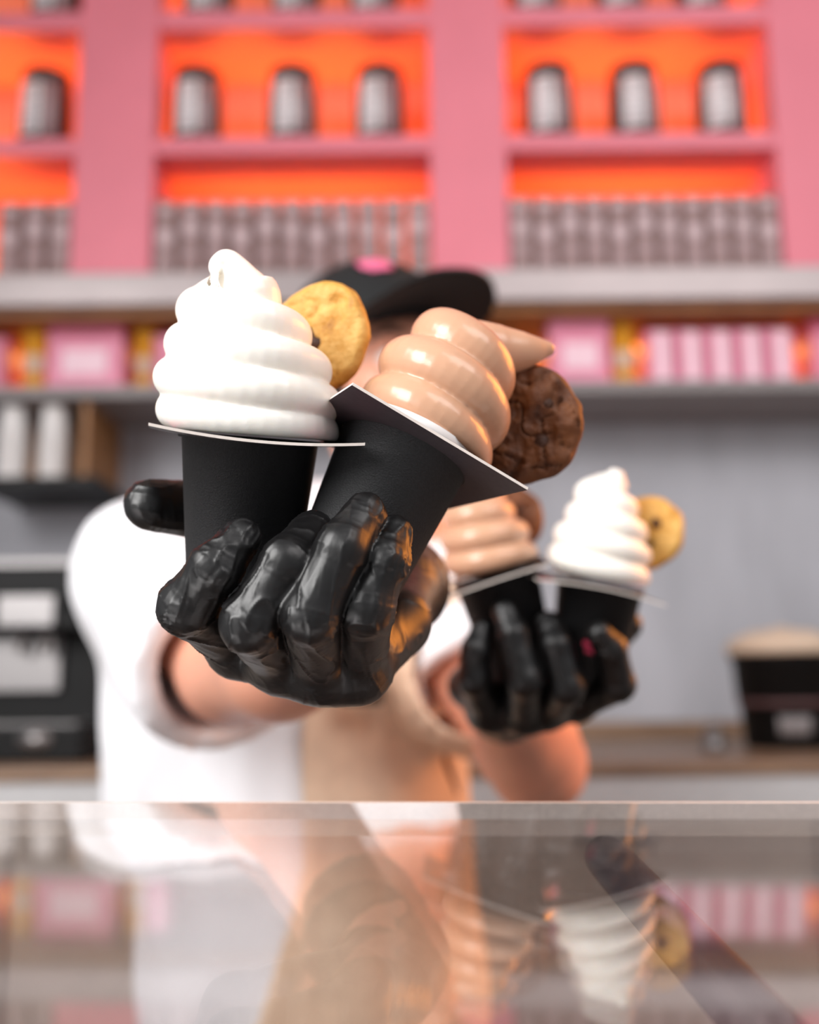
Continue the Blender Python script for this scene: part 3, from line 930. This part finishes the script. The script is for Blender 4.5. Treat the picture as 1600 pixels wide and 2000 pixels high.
swA = swirl('vanilla_soft_serve', 'vanilla', frA @ Matrix.Translation((0.0, 0, 0.0004)), 3.42, 0.0035, 0.0530,
            [0, 0.004, 0.011, 0.024, 0.0385, 0.054, 0.066], [0.0385, 0.0405, 0.0422, 0.0418, 0.0358, 0.0258, 0.0190], 0.0088, 0.0108, (-0.135, 0.0),
            [(-0.0085, 0.000, 0.0590), (-0.0092, 0.000, 0.0645), (-0.0112, 0.0, 0.0702), (-0.0135, -0.0005, 0.0748), (-0.0162, -0.0015, 0.0768), (-0.0190, -0.0034, 0.0740), (-0.0192, -0.0058, 0.0708)],
            [0.0185, 0.0146, 0.0100, 0.0066, 0.0050, 0.0043, 0.0028], math.radians(0), 0.036, 1.07)
tag(swA, 'white vanilla soft serve swirl with curled tip in the near cup', 'ice cream')
swB = swirl('chocolate_soft_serve', 'chocolate', frB @ Matrix.Translation((0.0055, 0, 0.0040)), 2.62, 0.0030, 0.0545,
            [0, 0.015, 0.031, 0.052, 0.064], [0.0335, 0.0352, 0.0352, 0.0265, 0.0190], 0.0112, 0.0140, (-0.02, 0.0),
            [(0.006, 0.0090, 0.0610), (0.0175, 0.0075, 0.0660), (0.0290, 0.0055, 0.0725), (0.0375, 0.0045, 0.0785), (0.0425, 0.0040, 0.0815)],
            [0.0138, 0.0130, 0.0096, 0.0052, 0.0026], math.radians(0), 0.0285)
tag(swB, 'light brown chocolate soft serve swirl with drooping tip in the near leaning cup', 'ice cream')
cookie(frame(P(625, 660, 0.500), CD(-0.42, 0.12, 0.90), CD(0.9, 0.1, 0.4)), 0.0278, 0.012, 'cookie_gold',
       'golden chocolate chip cookie stuck into the near vanilla swirl', 11, [(-0.10, 0.02, 0.0040), (0.02, -0.16, 0.0036), (-0.36, 0.30, 0.0030)], 0.75)
cookie(frame(P(1020, 829, 0.508), CD(-0.25, 0.05, 0.96), CD(0.9, 0.1, 0.3)), 0.0305, 0.013, 'cookie_choc',
       'dark brown cookie stuck into the near chocolate swirl', 23, [(0.45, 0.25, 0.003), (0.3, -0.35, 0.0035)], 1.7)

# --- far hand
upC = CD(0.15, 0.985, 0.01)
frC = frame(P(1172, 1140, 0.735), upC, CD(1, -0.12, 0.05))
upD = CD(-0.27, 0.95, 0.0)
frD = frame(P(968, 1120, 0.735), upD, CD(1, 0.25, 0.0))
cupC = paper_cup(frC, 'black paper cup under the vanilla swirl in the hand held further back',
                 marks=[(0.034, -98, 0.010, 0.004, 'print_pink'), (0.029, -96, 0.008, 0.003, 'print_pink')])
cupD = paper_cup(frD, 'black paper cup under the chocolate swirl in the hand held further back')
frCc = frame(frC.translation, CD(0.20, 0.975, 0.01), CD(1, -0.22, -0.12))
frDc = frame(frD.translation, CD(-0.33, 0.935, 0.03), CD(1, 0.36, 0.05))
card(frCc @ Matrix.Translation((-0.011, 0, -0.0005)), 0.090, 'white edged card under the far vanilla swirl', sag=-1.6, hole=0.0320,
     prints=[(0.022, 0.044, -0.030, 0.040, 'print_red'), (-0.044, -0.034, -0.044, 0.030, 'print_pink')])
card(frDc @ Matrix.Translation((-0.010, 0, 0.0005)), 0.090, 'white edged card under the far chocolate swirl', sag=-0.8, hole=0.0320)
swC = swirl('vanilla_soft_serve', 'vanilla', frC @ Matrix.Translation((-0.003, 0, 0.0035)), 3.4, 0.0035, 0.0560,
            [0, 0.0095, 0.024, 0.039, 0.053, 0.066], [0.036, 0.0382, 0.0360, 0.0310, 0.0225, 0.0150], 0.0085, 0.0100, (-0.02, 0.0),
            [(0.000, 0.001, 0.0660), (0.002, 0.000, 0.0730), (0.003, 0.0, 0.0790)], [0.0120, 0.0080, 0.0035], math.radians(30), 0.031)
tag(swC, 'white vanilla soft serve swirl with pointed tip in the far cup', 'ice cream')
swD = swirl('chocolate_soft_serve', 'chocolate', frD @ Matrix.Translation((0, 0, 0.0035)), 2.9, 0.0035, 0.0500,
            [0, 0.0085, 0.025, 0.040, 0.054], [0.0330, 0.0345, 0.0325, 0.0265, 0.0180], 0.0090, 0.0110, (-0.05, 0.0),
            [(-0.004, 0.004, 0.0600), (-0.010, 0.003, 0.0680)], [0.0090, 0.0030], math.radians(20), 0.029)
tag(swD, 'light brown chocolate soft serve swirl in the far cup', 'ice cream')
cookie(frame(P(1264, 1040, 0.752), CD(-0.42, 0.22, 0.87), CD(0.9, 0.1, 0.4)), 0.0272, 0.012, 'cookie_gold',
       'golden cookie stuck into the far vanilla swirl', 31, [(0.3, 0.2, 0.004), (0.1, -0.4, 0.003)], 0.75)
cookie(frame(P(996, 1015, 0.765), CD(-0.2, 0.1, 0.97), CD(0.9, 0.1, 0.3)), 0.0255, 0.012, 'cookie_choc',
       'brown cookie stuck into the far chocolate swirl', 37, [(0.3, 0.3, 0.003)], 1.3)

# ------------------------------------------------------------------ person
shR = P(285, 1122, 1.10); elR = P(452, 1308, 0.86); wrR = P(778, 1145, 0.590)     # near arm
shL = P(815, 1150, 1.12); elL = P(1050, 1492, 0.98); wrL = P(990, 1380, 0.800)     # far arm
hipC = Vector((-0.10, 1.20, 0.94)); PR = Vector((-0.10, 1.20, 0.0))
person = thing('person', PR, 'person in white tee, tan apron, black cap and gloves holding out ice creams', 'person')
neck = P(790, 1000, 1.16); headC = P(742, 750, 1.13)
Pn = lambda v: np.array(v, float)

# head frame
hf = Vector((0.52, -0.85, 0.05)).normalized()
hu = Vector((-0.24, 0.03, 1.0)); hu = (hu - hf * hu.dot(hf)).normalized()
hs = hf.cross(hu).normalized()
def H(s, f, u): return headC + hs * s + hf * f + hu * u
HA = (Pn(hs), Pn(hf), Pn(hu))

chest = Vector((-0.135, 1.19, 1.30)); belly = Vector((-0.125, 1.19, 1.10))
BL, BH = (-0.50, 0.55, 0.72), (0.32, 1.42, 1.80)
body = Field(BL, BH, 0.005)
# head
body.ell(H(0, -0.012, 0.030), HA, (0.076, 0.096, 0.085), 0.0)
body.ell(H(0, 0.022, -0.050), HA, (0.056, 0.066, 0.064), 0.03)
body.cone(H(0, 0.088, 0.015), H(0, 0.108, -0.022), 0.008, 0.013, 0.012)
body.cone(H(-0.035, 0.078, 0.028), H(0.035, 0.078, 0.028), 0.012, 0.012, 0.02)
body.ell(H(0, 0.078, -0.062), HA, (0.024, 0.014, 0.010), 0.012)
body.ell(H(0, 0.070, -0.096), HA, (0.022, 0.018, 0.016), 0.02)
for s in (-1, 1):
    body.ell(H(s * 0.078, -0.012, -0.005), HA, (0.010, 0.020, 0.032), 0.008)
    body.ell(H(s * 0.038, 0.058, -0.020), HA, (0.022, 0.02, 0.02), 0.02)
body.cone(H(0, -0.025, -0.06), neck - Vector((0, 0, 0.02)), 0.050, 0.056, 0.03)
# torso inside the shirt
EX = (np.array((1, 0, 0.)), np.array((0, 1., 0)), np.array((0, 0, 1.)))
body.ell(chest, EX, (0.165, 0.10, 0.19), 0.04)
body.ell(belly, EX, (0.155, 0.10, 0.22), 0.05)
body.ell(Vector((-0.11, 1.20, 0.90)), EX, (0.16, 0.11, 0.16), 0.05)
body.cone(shR, shL, 0.05, 0.05, 0.05)
fR = elR.lerp(wrR, 0.38) + Vector((0.0, 0, -0.012))
fL = elL.lerp(wrL, 0.40)
body.cone(shR, elR, 0.052, 0.042, 0.03); body.cone(elR, fR, 0.042, 0.041, 0.02); body.cone(fR, wrR, 0.040, 0.028, 0.02)
body.cone(wrR, P(720, 1180, 0.545), 0.027, 0.024, 0.01)
body.cone(shL, elL, 0.052, 0.043, 0.03); body.cone(elL, fL, 0.043, 0.043, 0.02); body.cone(fL, wrL, 0.043, 0.030, 0.02)
body.cone(wrL, P(1000, 1370, 0.770), 0.026, 0.024, 0.01)
V, Q = body.surface(); V = relax(V, Q, 2)
V = V + normals(V, Q) * (noise3(V * 40, 3) * 0.0008)[:, None]
obj('body', np_mesh('body', V - Pn(PR), Q), 'skin', person)

# face details
for s in (-1, 1):
    eye = obj('eye', lathe_me('eye', [(0, -0.012), (0.006, -0.0104), (0.0104, -0.006), (0.012, 0), (0.0104, 0.006), (0.006, 0.0104), (0, 0.012)], 20), 'eye_white', person,
              Matrix.Translation(H(s * 0.032, 0.0745, 0.004) - PR))
    obj('iris', lathe_me('iris', [(0, 0.0126), (0.0035, 0.0122), (0.0058, 0.0108), (0.004, 0.010), (0, 0.010)], 16), 'eye_dark', eye,
        Matrix((hs, hu.cross(hs) * -1 if False else hf.cross(hs), hf)).transposed().to_4x4())
    vs, fs = sweep([H(s * 0.016, 0.092, 0.026) - PR, H(s * 0.034, 0.089, 0.031) - PR, H(s * 0.052, 0.076, 0.026) - PR], [0.003, 0.004, 0.002], 8)
    obj('eyebrow', mesh('eyebrow', vs, fs, True), 'hair', person)
vs, fs = sweep([H(-0.024, 0.082, -0.061) - PR, H(-0.008, 0.0915, -0.059) - PR, H(0.008, 0.0915, -0.059) - PR, H(0.024, 0.082, -0.061) - PR], [0.002, 0.0045, 0.0045, 0.002], 10)
obj('lips', mesh('lips', vs, fs, True), 'lip', person)

# hair below the cap
hr = Field(Pn(headC) - 0.16, Pn(headC) + 0.16, 0.005)
hr.ell(H(0, -0.020, 0.026), HA, (0.082, 0.097, 0.088), 0)
hr.cone(H(0, -0.075, -0.01), H(0, -0.070, -0.05), 0.045, 0.04, 0.02)
gx, gy, gz = hr.grid()
def hcoord(v, c=headC): return (gx - c.x) * v.x + (gy - c.y) * v.y + (gz - c.z) * v.z
uf = hcoord(hf); uu = hcoord(hu)
hr.F = np.maximum(hr.F, uf - (0.035 + 0 * uu)); hr.F = np.maximum(hr.F, -(uu + 0.055 + 0.35 * uf))
V, Q = hr.surface(); V = relax(V, Q, 1)
obj('hair', np_mesh('hair', V - Pn(PR), Q), 'hair', person)

# cap
cp = Field(Pn(headC) - 0.17, Pn(headC) + 0.17, 0.0045)
cp.ell(H(0, -0.012, 0.046), HA, (0.093, 0.110, 0.094), 0)
inn = Field(Pn(headC) - 0.17, Pn(headC) + 0.17, 0.0045)
inn.ell(H(0, -0.012, 0.040), HA, (0.088, 0.105, 0.090), 0)
gx, gy, gz = cp.grid(); uu = hcoord(hu); uf = hcoord(hf)
cp.F = np.maximum(np.maximum(cp.F, -inn.F), -(uu - 0.040))
V, Q = cp.surface(); V = relax(V, Q, 1)
capo = obj('cap', np_mesh('cap_crown', V - Pn(PR), Q), 'cap_black', person)
vs, fs = [], []
ns, nf = 24, 10
for lay in (0, 1):
    for i in range(ns + 1):
        s = -0.092 + 0.184 * i / ns
        a = min(1, abs(s) / 0.092)
        f0 = -0.012 + 0.104 * math.sqrt(max(0, 1 - (s / 0.0935) ** 2)) - 0.004
        f1 = 0.052 + 0.124 * (1 - a ** 2.6) ** 0.5
        f1 = max(f1, f0 + 0.001)
        for j in range(nf + 1):
            f = f0 + (f1 - f0) * j / nf
            u = 0.044 - 2.0 * s * s + 0.10 * (f - 0.09) * 1.0 - (0.004 if lay else 0)
            vs.append(H(s, f, u + 0.010) - PR)
G = (ns + 1) * (nf + 1)
for i in range(ns):
    for j in range(nf):
        a = i * (nf + 1) + j; b = a + nf + 1
        fs.append((a, b, b + 1, a + 1)); fs.append((G + a + 1, G + b + 1, G + b, G + a))
for i in range(ns):
    for j in (0, nf):
        a = i * (nf + 1) + j; b = a + nf + 1
        fs.append((a, b, G + b, G + a))
for j in range(nf):
    for i in (0, ns):
        a = i * (nf + 1) + j
        fs.append((a, a + 1, G + a + 1, G + a))
obj('cap_brim', mesh('cap_brim', vs, fs, True), 'cap_black', capo)
lv, lf = [], []
for i in range(9):
    for j in range(5):
        s = 0.004 + 0.030 * i / 8; u = 0.100 + 0.020 * j / 4
        k = 1 - (s / 0.093) ** 2 - ((u - 0.046) / 0.094) ** 2
        lv.append(H(s, -0.012 + 0.110 * math.sqrt(max(k, 0)) + 0.0015, u) - PR)
for i in range(8):
    for j in range(4):
        if (i in (0, 7)) and (j in (0, 3)): continue
        lf.append((i * 5 + j, (i + 1) * 5 + j, (i + 1) * 5 + j + 1, i * 5 + j + 1))
lo_ = obj('cap_logo', mesh('cap_logo', lv, lf, True), 'cap_logo', capo)
sd = lo_.modifiers.new('thick', 'SOLIDIFY'); sd.thickness = 0.002

# t-shirt
sh = Field((-0.56, 0.62, 0.74), (0.36, 1.46, 1.56), 0.005)
sh.ell(chest + Vector((0, 0, 0.0)), EX, (0.185, 0.118, 0.215), 0)
sh.ell(belly, EX, (0.178, 0.118, 0.25), 0.06)
sh.ell(Vector((-0.115, 1.20, 0.93)), EX, (0.182, 0.125, 0.17), 0.06)
sh.cone(shR + Vector((0, 0, -0.004)), shL + Vector((0, 0, -0.01)), 0.066, 0.064, 0.05)
sh.cone(chest + Vector((0.04, 0, 0.10)), neck + Vector((0, 0, -0.03)), 0.11, 0.075, 0.05)
slR = shR.lerp(elR, 0.97); slL = shL.lerp(elL, 0.50)
sh.cone(shR, slR, 0.080, 0.082, 0.03); sh.cone(shL, slL, 0.070, 0.076, 0.03)
sh.cone(shR + Vector((0.02, 0.03, -0.02)), Vector((-0.27, 1.15, 1.16)), 0.07, 0.06, 0.05)
shirt_solid = sh.copy()
gx, gy, gz = sh.grid()
def plane(pt, n): return (gx - pt.x) * n.x + (gy - pt.y) * n.y + (gz - pt.z) * n.z
for s0, e0, hem, r in ((shR, elR, slR, 0.060), (shL, elL, slL, 0.060)):
    ax = (e0 - s0).normalized()
    inner = Field(sh.lo, sh.ax[0][-1:].tolist() + sh.ax[1][-1:].tolist() + sh.ax[2][-1:].tolist(), sh.res) if False else None
    c = sh.copy(); c.F[:] = 0.06
    c.cone(s0 + ax * 0.10, hem + ax * 0.12, r, r, 0)
    sh.F = np.maximum(sh.F, -c.F)
    near = np.sqrt((gx - hem.x) ** 2 + (gy - hem.y) ** 2 + (gz - hem.z) ** 2) < 0.16
    cut = plane(hem, ax)
    lim = near & (np.sqrt(np.maximum((gx - hem.x) ** 2 + (gy - hem.y) ** 2 + (gz - hem.z) ** 2 - cut ** 2, 0)) < 0.105)
    sh.F = np.where(lim, np.maximum(sh.F, cut), sh.F)
# neckline and hem
nd = (H(0, 0, -0.06) - neck).normalized()
c = sh.copy(); c.F[:] = 0.06
c.cone(neck - nd * 0.01 + Vector((0.01, -0.03, 0)), neck + nd * 0.14, 0.078, 0.085, 0)
sh.F = np.maximum(sh.F, -c.F)
sh.F = np.maximum(sh.F, 0.80 - gz)
V, Q = sh.surface(); V = relax(V, Q, 2)
N = normals(V, Q)
fold = noise3(V * np.array([16, 16, 5.0]) + 2, 5) * 0.006 + noise3(V * np.array([34, 34, 12.0]), 6) * 0.003
V = V + N * fold[:, None]
obj('tshirt', np_mesh('tshirt', V - Pn(PR), Q), 'tshirt', person)

# apron: a layer over the front of the shirt
ap = shirt_solid.copy()
d0 = ap.F
width = 0.092 - 0.02 * np.clip((gz - 1.22) / 0.16, 0, 1) + 0.05 * np.clip((1.10 - gz) / 0.2, 0, 1)
xc = -0.022 + 0 * gz
reg = np.maximum(np.abs(gx - xc) - width, gy - 1.19)
reg = np.maximum(reg, 1.0 - gy); reg = np.maximum(reg, gz - 1.39); reg = np.maximum(reg, 0.78 - gz)
ap.F = np.maximum(np.maximum(d0 - 0.014, -(d0 - 0.007)), reg).astype(np.float32)
V, Q = ap.surface(); V = relax(V, Q, 2); N = normals(V, Q)
V = V + N * (noise3(V * np.array([18, 18, 3.0]) + 7, 8) * 0.007 * (V[:, 1] < 1.15))[:, None]
apo = obj('apron', np_mesh('apron', V - Pn(PR), Q), 'apron', person)
for sx, x in ((-1, -0.075), (1, 0.035)):
    pts = []
    for k in range(13):
        z = 1.37 + 0.09 * k / 12
        pts.append(Vector((x + (-0.045 + 0.0 - x) * 0.35 * k / 12, 1.075 + 0.10 * (k / 12) ** 1.5, z)))
    vs, fs = sweep([p - PR for p in pts], [0.009] * 13, 8, 0.9)
    obj('neck_strap', mesh('neck_strap', vs, fs, True), 'apron_strap', apo)
obj('strap_buckle', box_me('strap_buckle', -0.02, 0.02, -0.006, 0.006, -0.012, 0.012, 0.003), 'black_plastic', apo,
    Matrix.Translation(P(708, 1352, 1.02) - PR))
vs, fs = sweep([P(885, 1330, 1.10) - PR, P(868, 1400, 1.09) - PR, P(858, 1450, 1.09) - PR, P(888, 1560, 1.11) - PR], [0.006, 0.007, 0.006, 0.007], 8)
obj('side_tie', mesh('side_tie', vs, fs, True), 'apron_strap', apo)

# trousers and shoes
tr = Field((-0.36, 1.0, 0.02), (0.16, 1.42, 1.0), 0.008)
tr.ell(Vector((-0.11, 1.20, 0.88)), EX, (0.165, 0.112, 0.12), 0)
for s in (-1, 1):
    hp = Vector((-0.11 + s * 0.085, 1.20, 0.84)); kn_ = Vector((-0.11 + s * 0.10, 1.19, 0.48)); an = Vector((-0.11 + s * 0.105, 1.215, 0.09))
    tr.cone(hp, kn_, 0.088, 0.066, 0.03); tr.cone(kn_, an, 0.065, 0.050, 0.02)
gx, gy, gz = tr.grid()
tr.F = np.maximum(tr.F, 0.06 - gz)
V, Q = tr.surface(); V = relax(V, Q, 2)
obj('trousers', np_mesh('trousers', V - Pn(PR), Q), 'trousers', person)
for s in (-1, 1):
    f = Field((-0.36, 0.95, -0.02), (0.16, 1.36, 0.16), 0.006)
    bx = -0.11 + s * 0.105
    f.cone((bx, 1.225, 0.045), (bx + s * 0.02, 1.06, 0.03), 0.044, 0.038, 0); f.cone((bx, 1.22, 0.05), (bx, 1.215, 0.11), 0.04, 0.038, 0.02)
    gx, gy, gz = f.grid(); f.F = np.maximum(f.F, -gz)
    V, Q = f.surface(); V = relax(V, Q, 1)
    obj('shoe', np_mesh('shoe', V - Pn(PR), Q), 'shoe', person)

# ------------------------------------------------------------------ gloved hands
def cup_sdf(F, fr, grow=0.0002):
    gx, gy, gz = F.grid()
    o = fr.translation; a = fr.col[2].to_3d()
    t = (gx - o.x) * a.x + (gy - o.y) * a.y + (gz - o.z) * a.z
    r2 = (gx - o.x) ** 2 + (gy - o.y) ** 2 + (gz - o.z) ** 2 - t * t
    r = np.sqrt(np.maximum(r2, 0))
    R = CUP_RB + (CUP_RT - CUP_RB) * np.clip(t / CUP_H, 0, 1) + 0.0016 * (t > CUP_H - 0.004) + grow
    return np.maximum(np.maximum(r - R, -t), t - CUP_H - 0.001)

def glove(name, label, fingers, thumb, palm, cuff, cups, res, seed, sc=1.0):
    """fingers: four chains of (x, y, d) pixel joints MCP, PIP, DIP, tip with radii; returns mesh object under the person."""
    bones = []
    pts = []
    def PP(j): return Pn(P(*j))
    chains = []
    for ch, rr in fingers + [thumb]:
        w = [PP(j) for j in ch]
        chains.append((w, rr)); pts += w
    pw = [(PP(a), PP(b), ra, rb) for a, b, ra, rb in palm]
    for a, b, _, _ in pw: pts += [a, b]
    cw = [(Pn(a), r) for a, r in cuff]
    pts += [c[0] for c in cw]
    pts = np.array(pts)
    lo, hi = pts.min(0) - 0.04, pts.max(0) + 0.04
    A = Field(lo, hi, res)
    for a, b, ra, rb in pw:
        A.cone(a, b, ra, rb, 0.010 * sc)
    for (a, ra), (b, rb) in zip(cw[:-1], cw[1:]):
        A.cone(a, b, ra, rb, 0.006)
    FI = None
    for ci, (w, rr) in enumerate(chains):
        f = Field(lo, hi, res)
        for i in range(len(w) - 1):
            f.cone(w[i], w[i + 1], rr[i], rr[i + 1], 0.003 if i else 0)
            bones.append((w[i], w[i + 1], ci, i))
            if 0 < i:
                f.cone(w[i], w[i] + 1e-5, rr[i], rr[i], 0.002)
        if FI is None: FI = f
        else:
            k = 0.0010
            h = np.clip(0.5 + 0.5 * (FI.F - f.F) / k, 0, 1)
            FI.F = FI.F * (1 - h) + f.F * h - k * h * (1 - h)
    k = 0.0075 * sc
    h = np.clip(0.5 + 0.5 * (A.F - FI.F) / k, 0, 1)
    A.F = (A.F * (1 - h) + FI.F * h - k * h * (1 - h)).astype(np.float32)
    V, Q = A.surface(); V = relax(V, Q, 2)
    N = normals(V, Q)
    # glove folds: stretched along the fingers, bunched across the joints
    best = np.full(len(V), 9.0); S_ = np.zeros(len(V)); A1 = np.zeros(len(V)); A2 = np.zeros(len(V)); J = np.zeros(len(V)); ID = np.zeros(len(V))
    for (a, b, ci, i) in bones:
        ab = b - a; L = np.linalg.norm(ab); d = ab / L
        t = np.clip((V - a) @ d, 0, L)
        dist = np.linalg.norm(V - a - t[:, None] * d, axis=1)
        m = dist < best
        e1 = np.cross(d, Pn(_F)); e1 /= np.linalg.norm(e1); e2 = np.cross(d, e1)
        best[m] = dist[m]; S_[m] = (t + i * 0.03)[m]; A1[m] = ((V - a) @ e1)[m]; A2[m] = ((V - a) @ e2)[m]
        end = np.minimum(t, L - t); J[m] = np.exp(-(end[m] / 0.007) ** 2); ID[m] = ci
    onf = np.exp(-np.clip(best - 0.011, 0, 1) / 0.006)
    q = np.stack([S_ * 34 + A1 * 30, A1 * 150 - S_ * 45, A2 * 150 + ID * 7.3], 1)
    r1 = 1 - np.abs(noise3(q, seed)); r2 = 1 - np.abs(noise3(q * 1.9 + 11, seed + 1))
    lng = (r1 ** 9 - 0.2) * 0.0011 + (r2 ** 8 - 0.2) * 0.00028
    q2 = np.stack([S_ * 330 + A1 * 60, A1 * 90, A2 * 90 + ID * 5.1], 1)
    crs = (1 - np.abs(noise3(q2, seed + 2))) ** 4 * 0.0006 - 0.0002
    q3 = V * 130 + 5
    gen = ((1 - np.abs(noise3(V * np.array([160., 60, 90]) , seed + 4))) ** 6 - 0.25) * 0.0007
    msk = 0.35 + 0.65 * np.clip(noise3(V * 45, seed + 5) + 0.5, 0, 1)
    disp = onf * (lng * msk + crs * J * 0.8) + (1 - onf) * gen * msk
    V = V + N * (disp * sc)[:, None]
    # press the fingers against the cups
    for fr in cups:
        o = Pn(fr.translation); a = Pn(fr.col[2].to_3d())
        t = (V - o) @ a
        rv = V - o - t[:, None] * a
        r = np.linalg.norm(rv, axis=1)
        R = CUP_RB + (CUP_RT - CUP_RB) * np.clip(t / CUP_H, 0, 1) + 0.0003
        m = (t > -0.001) & (t < CUP_H) & (r < R)
        side = m & (t > 0.0)
        # push towards the nearest of wall or bottom
        down = m & (t + 0.0004 < (R - r))
        wall = m & ~down
        V[wall] += rv[wall] / np.maximum(r[wall], 1e-6)[:, None] * (R - r)[wall][:, None]
        V[down] -= a[None, :] * (t[down] + 0.0008)[:, None]
    V = relax(V, Q, 1, 0.25)
    o = obj('glove', np_mesh('glove', V - Pn(PR), Q), 'glove', person)
    o['label'] = label
    return o

def fing(ch, r0=0.0108, r1=0.0104, r2=0.0098, r3=0.0080):
    return (ch, (r0, r1, r2, r3))

nearF = [
    fing([(458, 1262, 0.462), (364, 1184, 0.414), (422, 1110, 0.408), (474, 1050, 0.413)], 0.0112, 0.0112, 0.0104, 0.0080),
    fing([(545, 1285, 0.452), (486, 1218, 0.404), (560, 1100, 0.406), (612, 1034, 0.428)], 0.0122, 0.0114, 0.0104, 0.0086),
    fing([(622, 1300, 0.450), (606, 1202, 0.400), (668, 1072, 0.404), (713, 1002, 0.416)], 0.0124, 0.0112, 0.0104, 0.0088),
    fing([(700, 1296, 0.456), (716, 1186, 0.410), (752, 1096, 0.412), (772, 1040, 0.420)], 0.0124, 0.0112, 0.0094, 0.0072),
]
nearT = ([(700, 1140, 0.540), (590, 1085, 0.530), (420, 1000, 0.505), (294, 986, 0.482)], (0.018, 0.0160, 0.0150, 0.0122))
nearP = [((462, 1262, 0.462), (700, 1150, 0.555), 0.0118, 0.018), ((548, 1284, 0.454), (735, 1155, 0.560), 0.0125, 0.019),
         ((622, 1302, 0.452), (760, 1160, 0.560), 0.0128, 0.019), ((695, 1303, 0.458), (785, 1175, 0.545), 0.0128, 0.016),
         ((778, 1205, 0.505), (775, 1155, 0.570), 0.0150, 0.022), ((700, 1300, 0.46), (775, 1220, 0.50), 0.0125, 0.0150),
         ((480, 1275, 0.462), (560, 1292, 0.456), 0.0110, 0.0118), ((560, 1294, 0.456), (630, 1312, 0.454), 0.0118, 0.0120), ((630, 1312, 0.454), (700, 1318, 0.458), 0.0120, 0.0115)]
dirR = (elR - wrR).normalized()
cuffR = [(P(768, 1150, 0.565), 0.027), (wrR, 0.0285), (wrR + dirR * 0.03, 0.032), (wrR + dirR * 0.05, 0.036)]
glove('glove', 'black glove of the hand reaching furthest forward', nearF, nearT, nearP, cuffR, (cupA, cupB), 0.0008, 3)

farF = [
    fing([(1128, 1372, 0.735), (1206, 1336, 0.705), (1192, 1268, 0.693), (1170, 1238, 0.688)], 0.0125, 0.0124, 0.0110, 0.0088),
    fing([(1072, 1385, 0.728), (1108, 1342, 0.686), (1086, 1262, 0.688), (1070, 1216, 0.700)], 0.0130, 0.0118, 0.0106, 0.0086),
    fing([(1022, 1396, 0.724), (1026, 1328, 0.682), (1002, 1240, 0.688), (986, 1196, 0.696)], 0.0130, 0.0118, 0.0106, 0.0086),
    fing([(955, 1392, 0.730), (926, 1326, 0.696), (930, 1268, 0.696), (940, 1230, 0.702)], 0.0130, 0.0116, 0.0100, 0.0078),
]
farT = ([(1010, 1330, 0.800), (1110, 1300, 0.805), (1190, 1252, 0.785), (1228, 1222, 0.765)], (0.018, 0.0150, 0.0130, 0.0105))
farP = [((1128, 1372, 0.735), (1020, 1360, 0.79), 0.0118, 0.018), ((1072, 1385, 0.730), (1005, 1370, 0.79), 0.0125, 0.019),
        ((1022, 1396, 0.728), (985, 1378, 0.79), 0.0128, 0.019), ((955, 1392, 0.732), (965, 1378, 0.79), 0.0128, 0.018),
        ((915, 1340, 0.765), (960, 1370, 0.80), 0.016, 0.02), ((985, 1408, 0.745), (990, 1395, 0.79), 0.012, 0.018),
        ((1120, 1365, 0.735), (1040, 1380, 0.73), 0.014, 0.015), ((1040, 1380, 0.73), (950, 1380, 0.735), 0.015, 0.015),
        ((1100, 1345, 0.75), (940, 1350, 0.755), 0.016, 0.016)]
dirL = (elL - wrL).normalized()
cuffL = [(P(985, 1380, 0.775), 0.026), (wrL, 0.028), (wrL + dirL * 0.018, 0.030)]
glove('glove', 'black glove of the hand held further back', farF, farT, farP, cuffL, (cupC, cupD), 0.0013, 9)
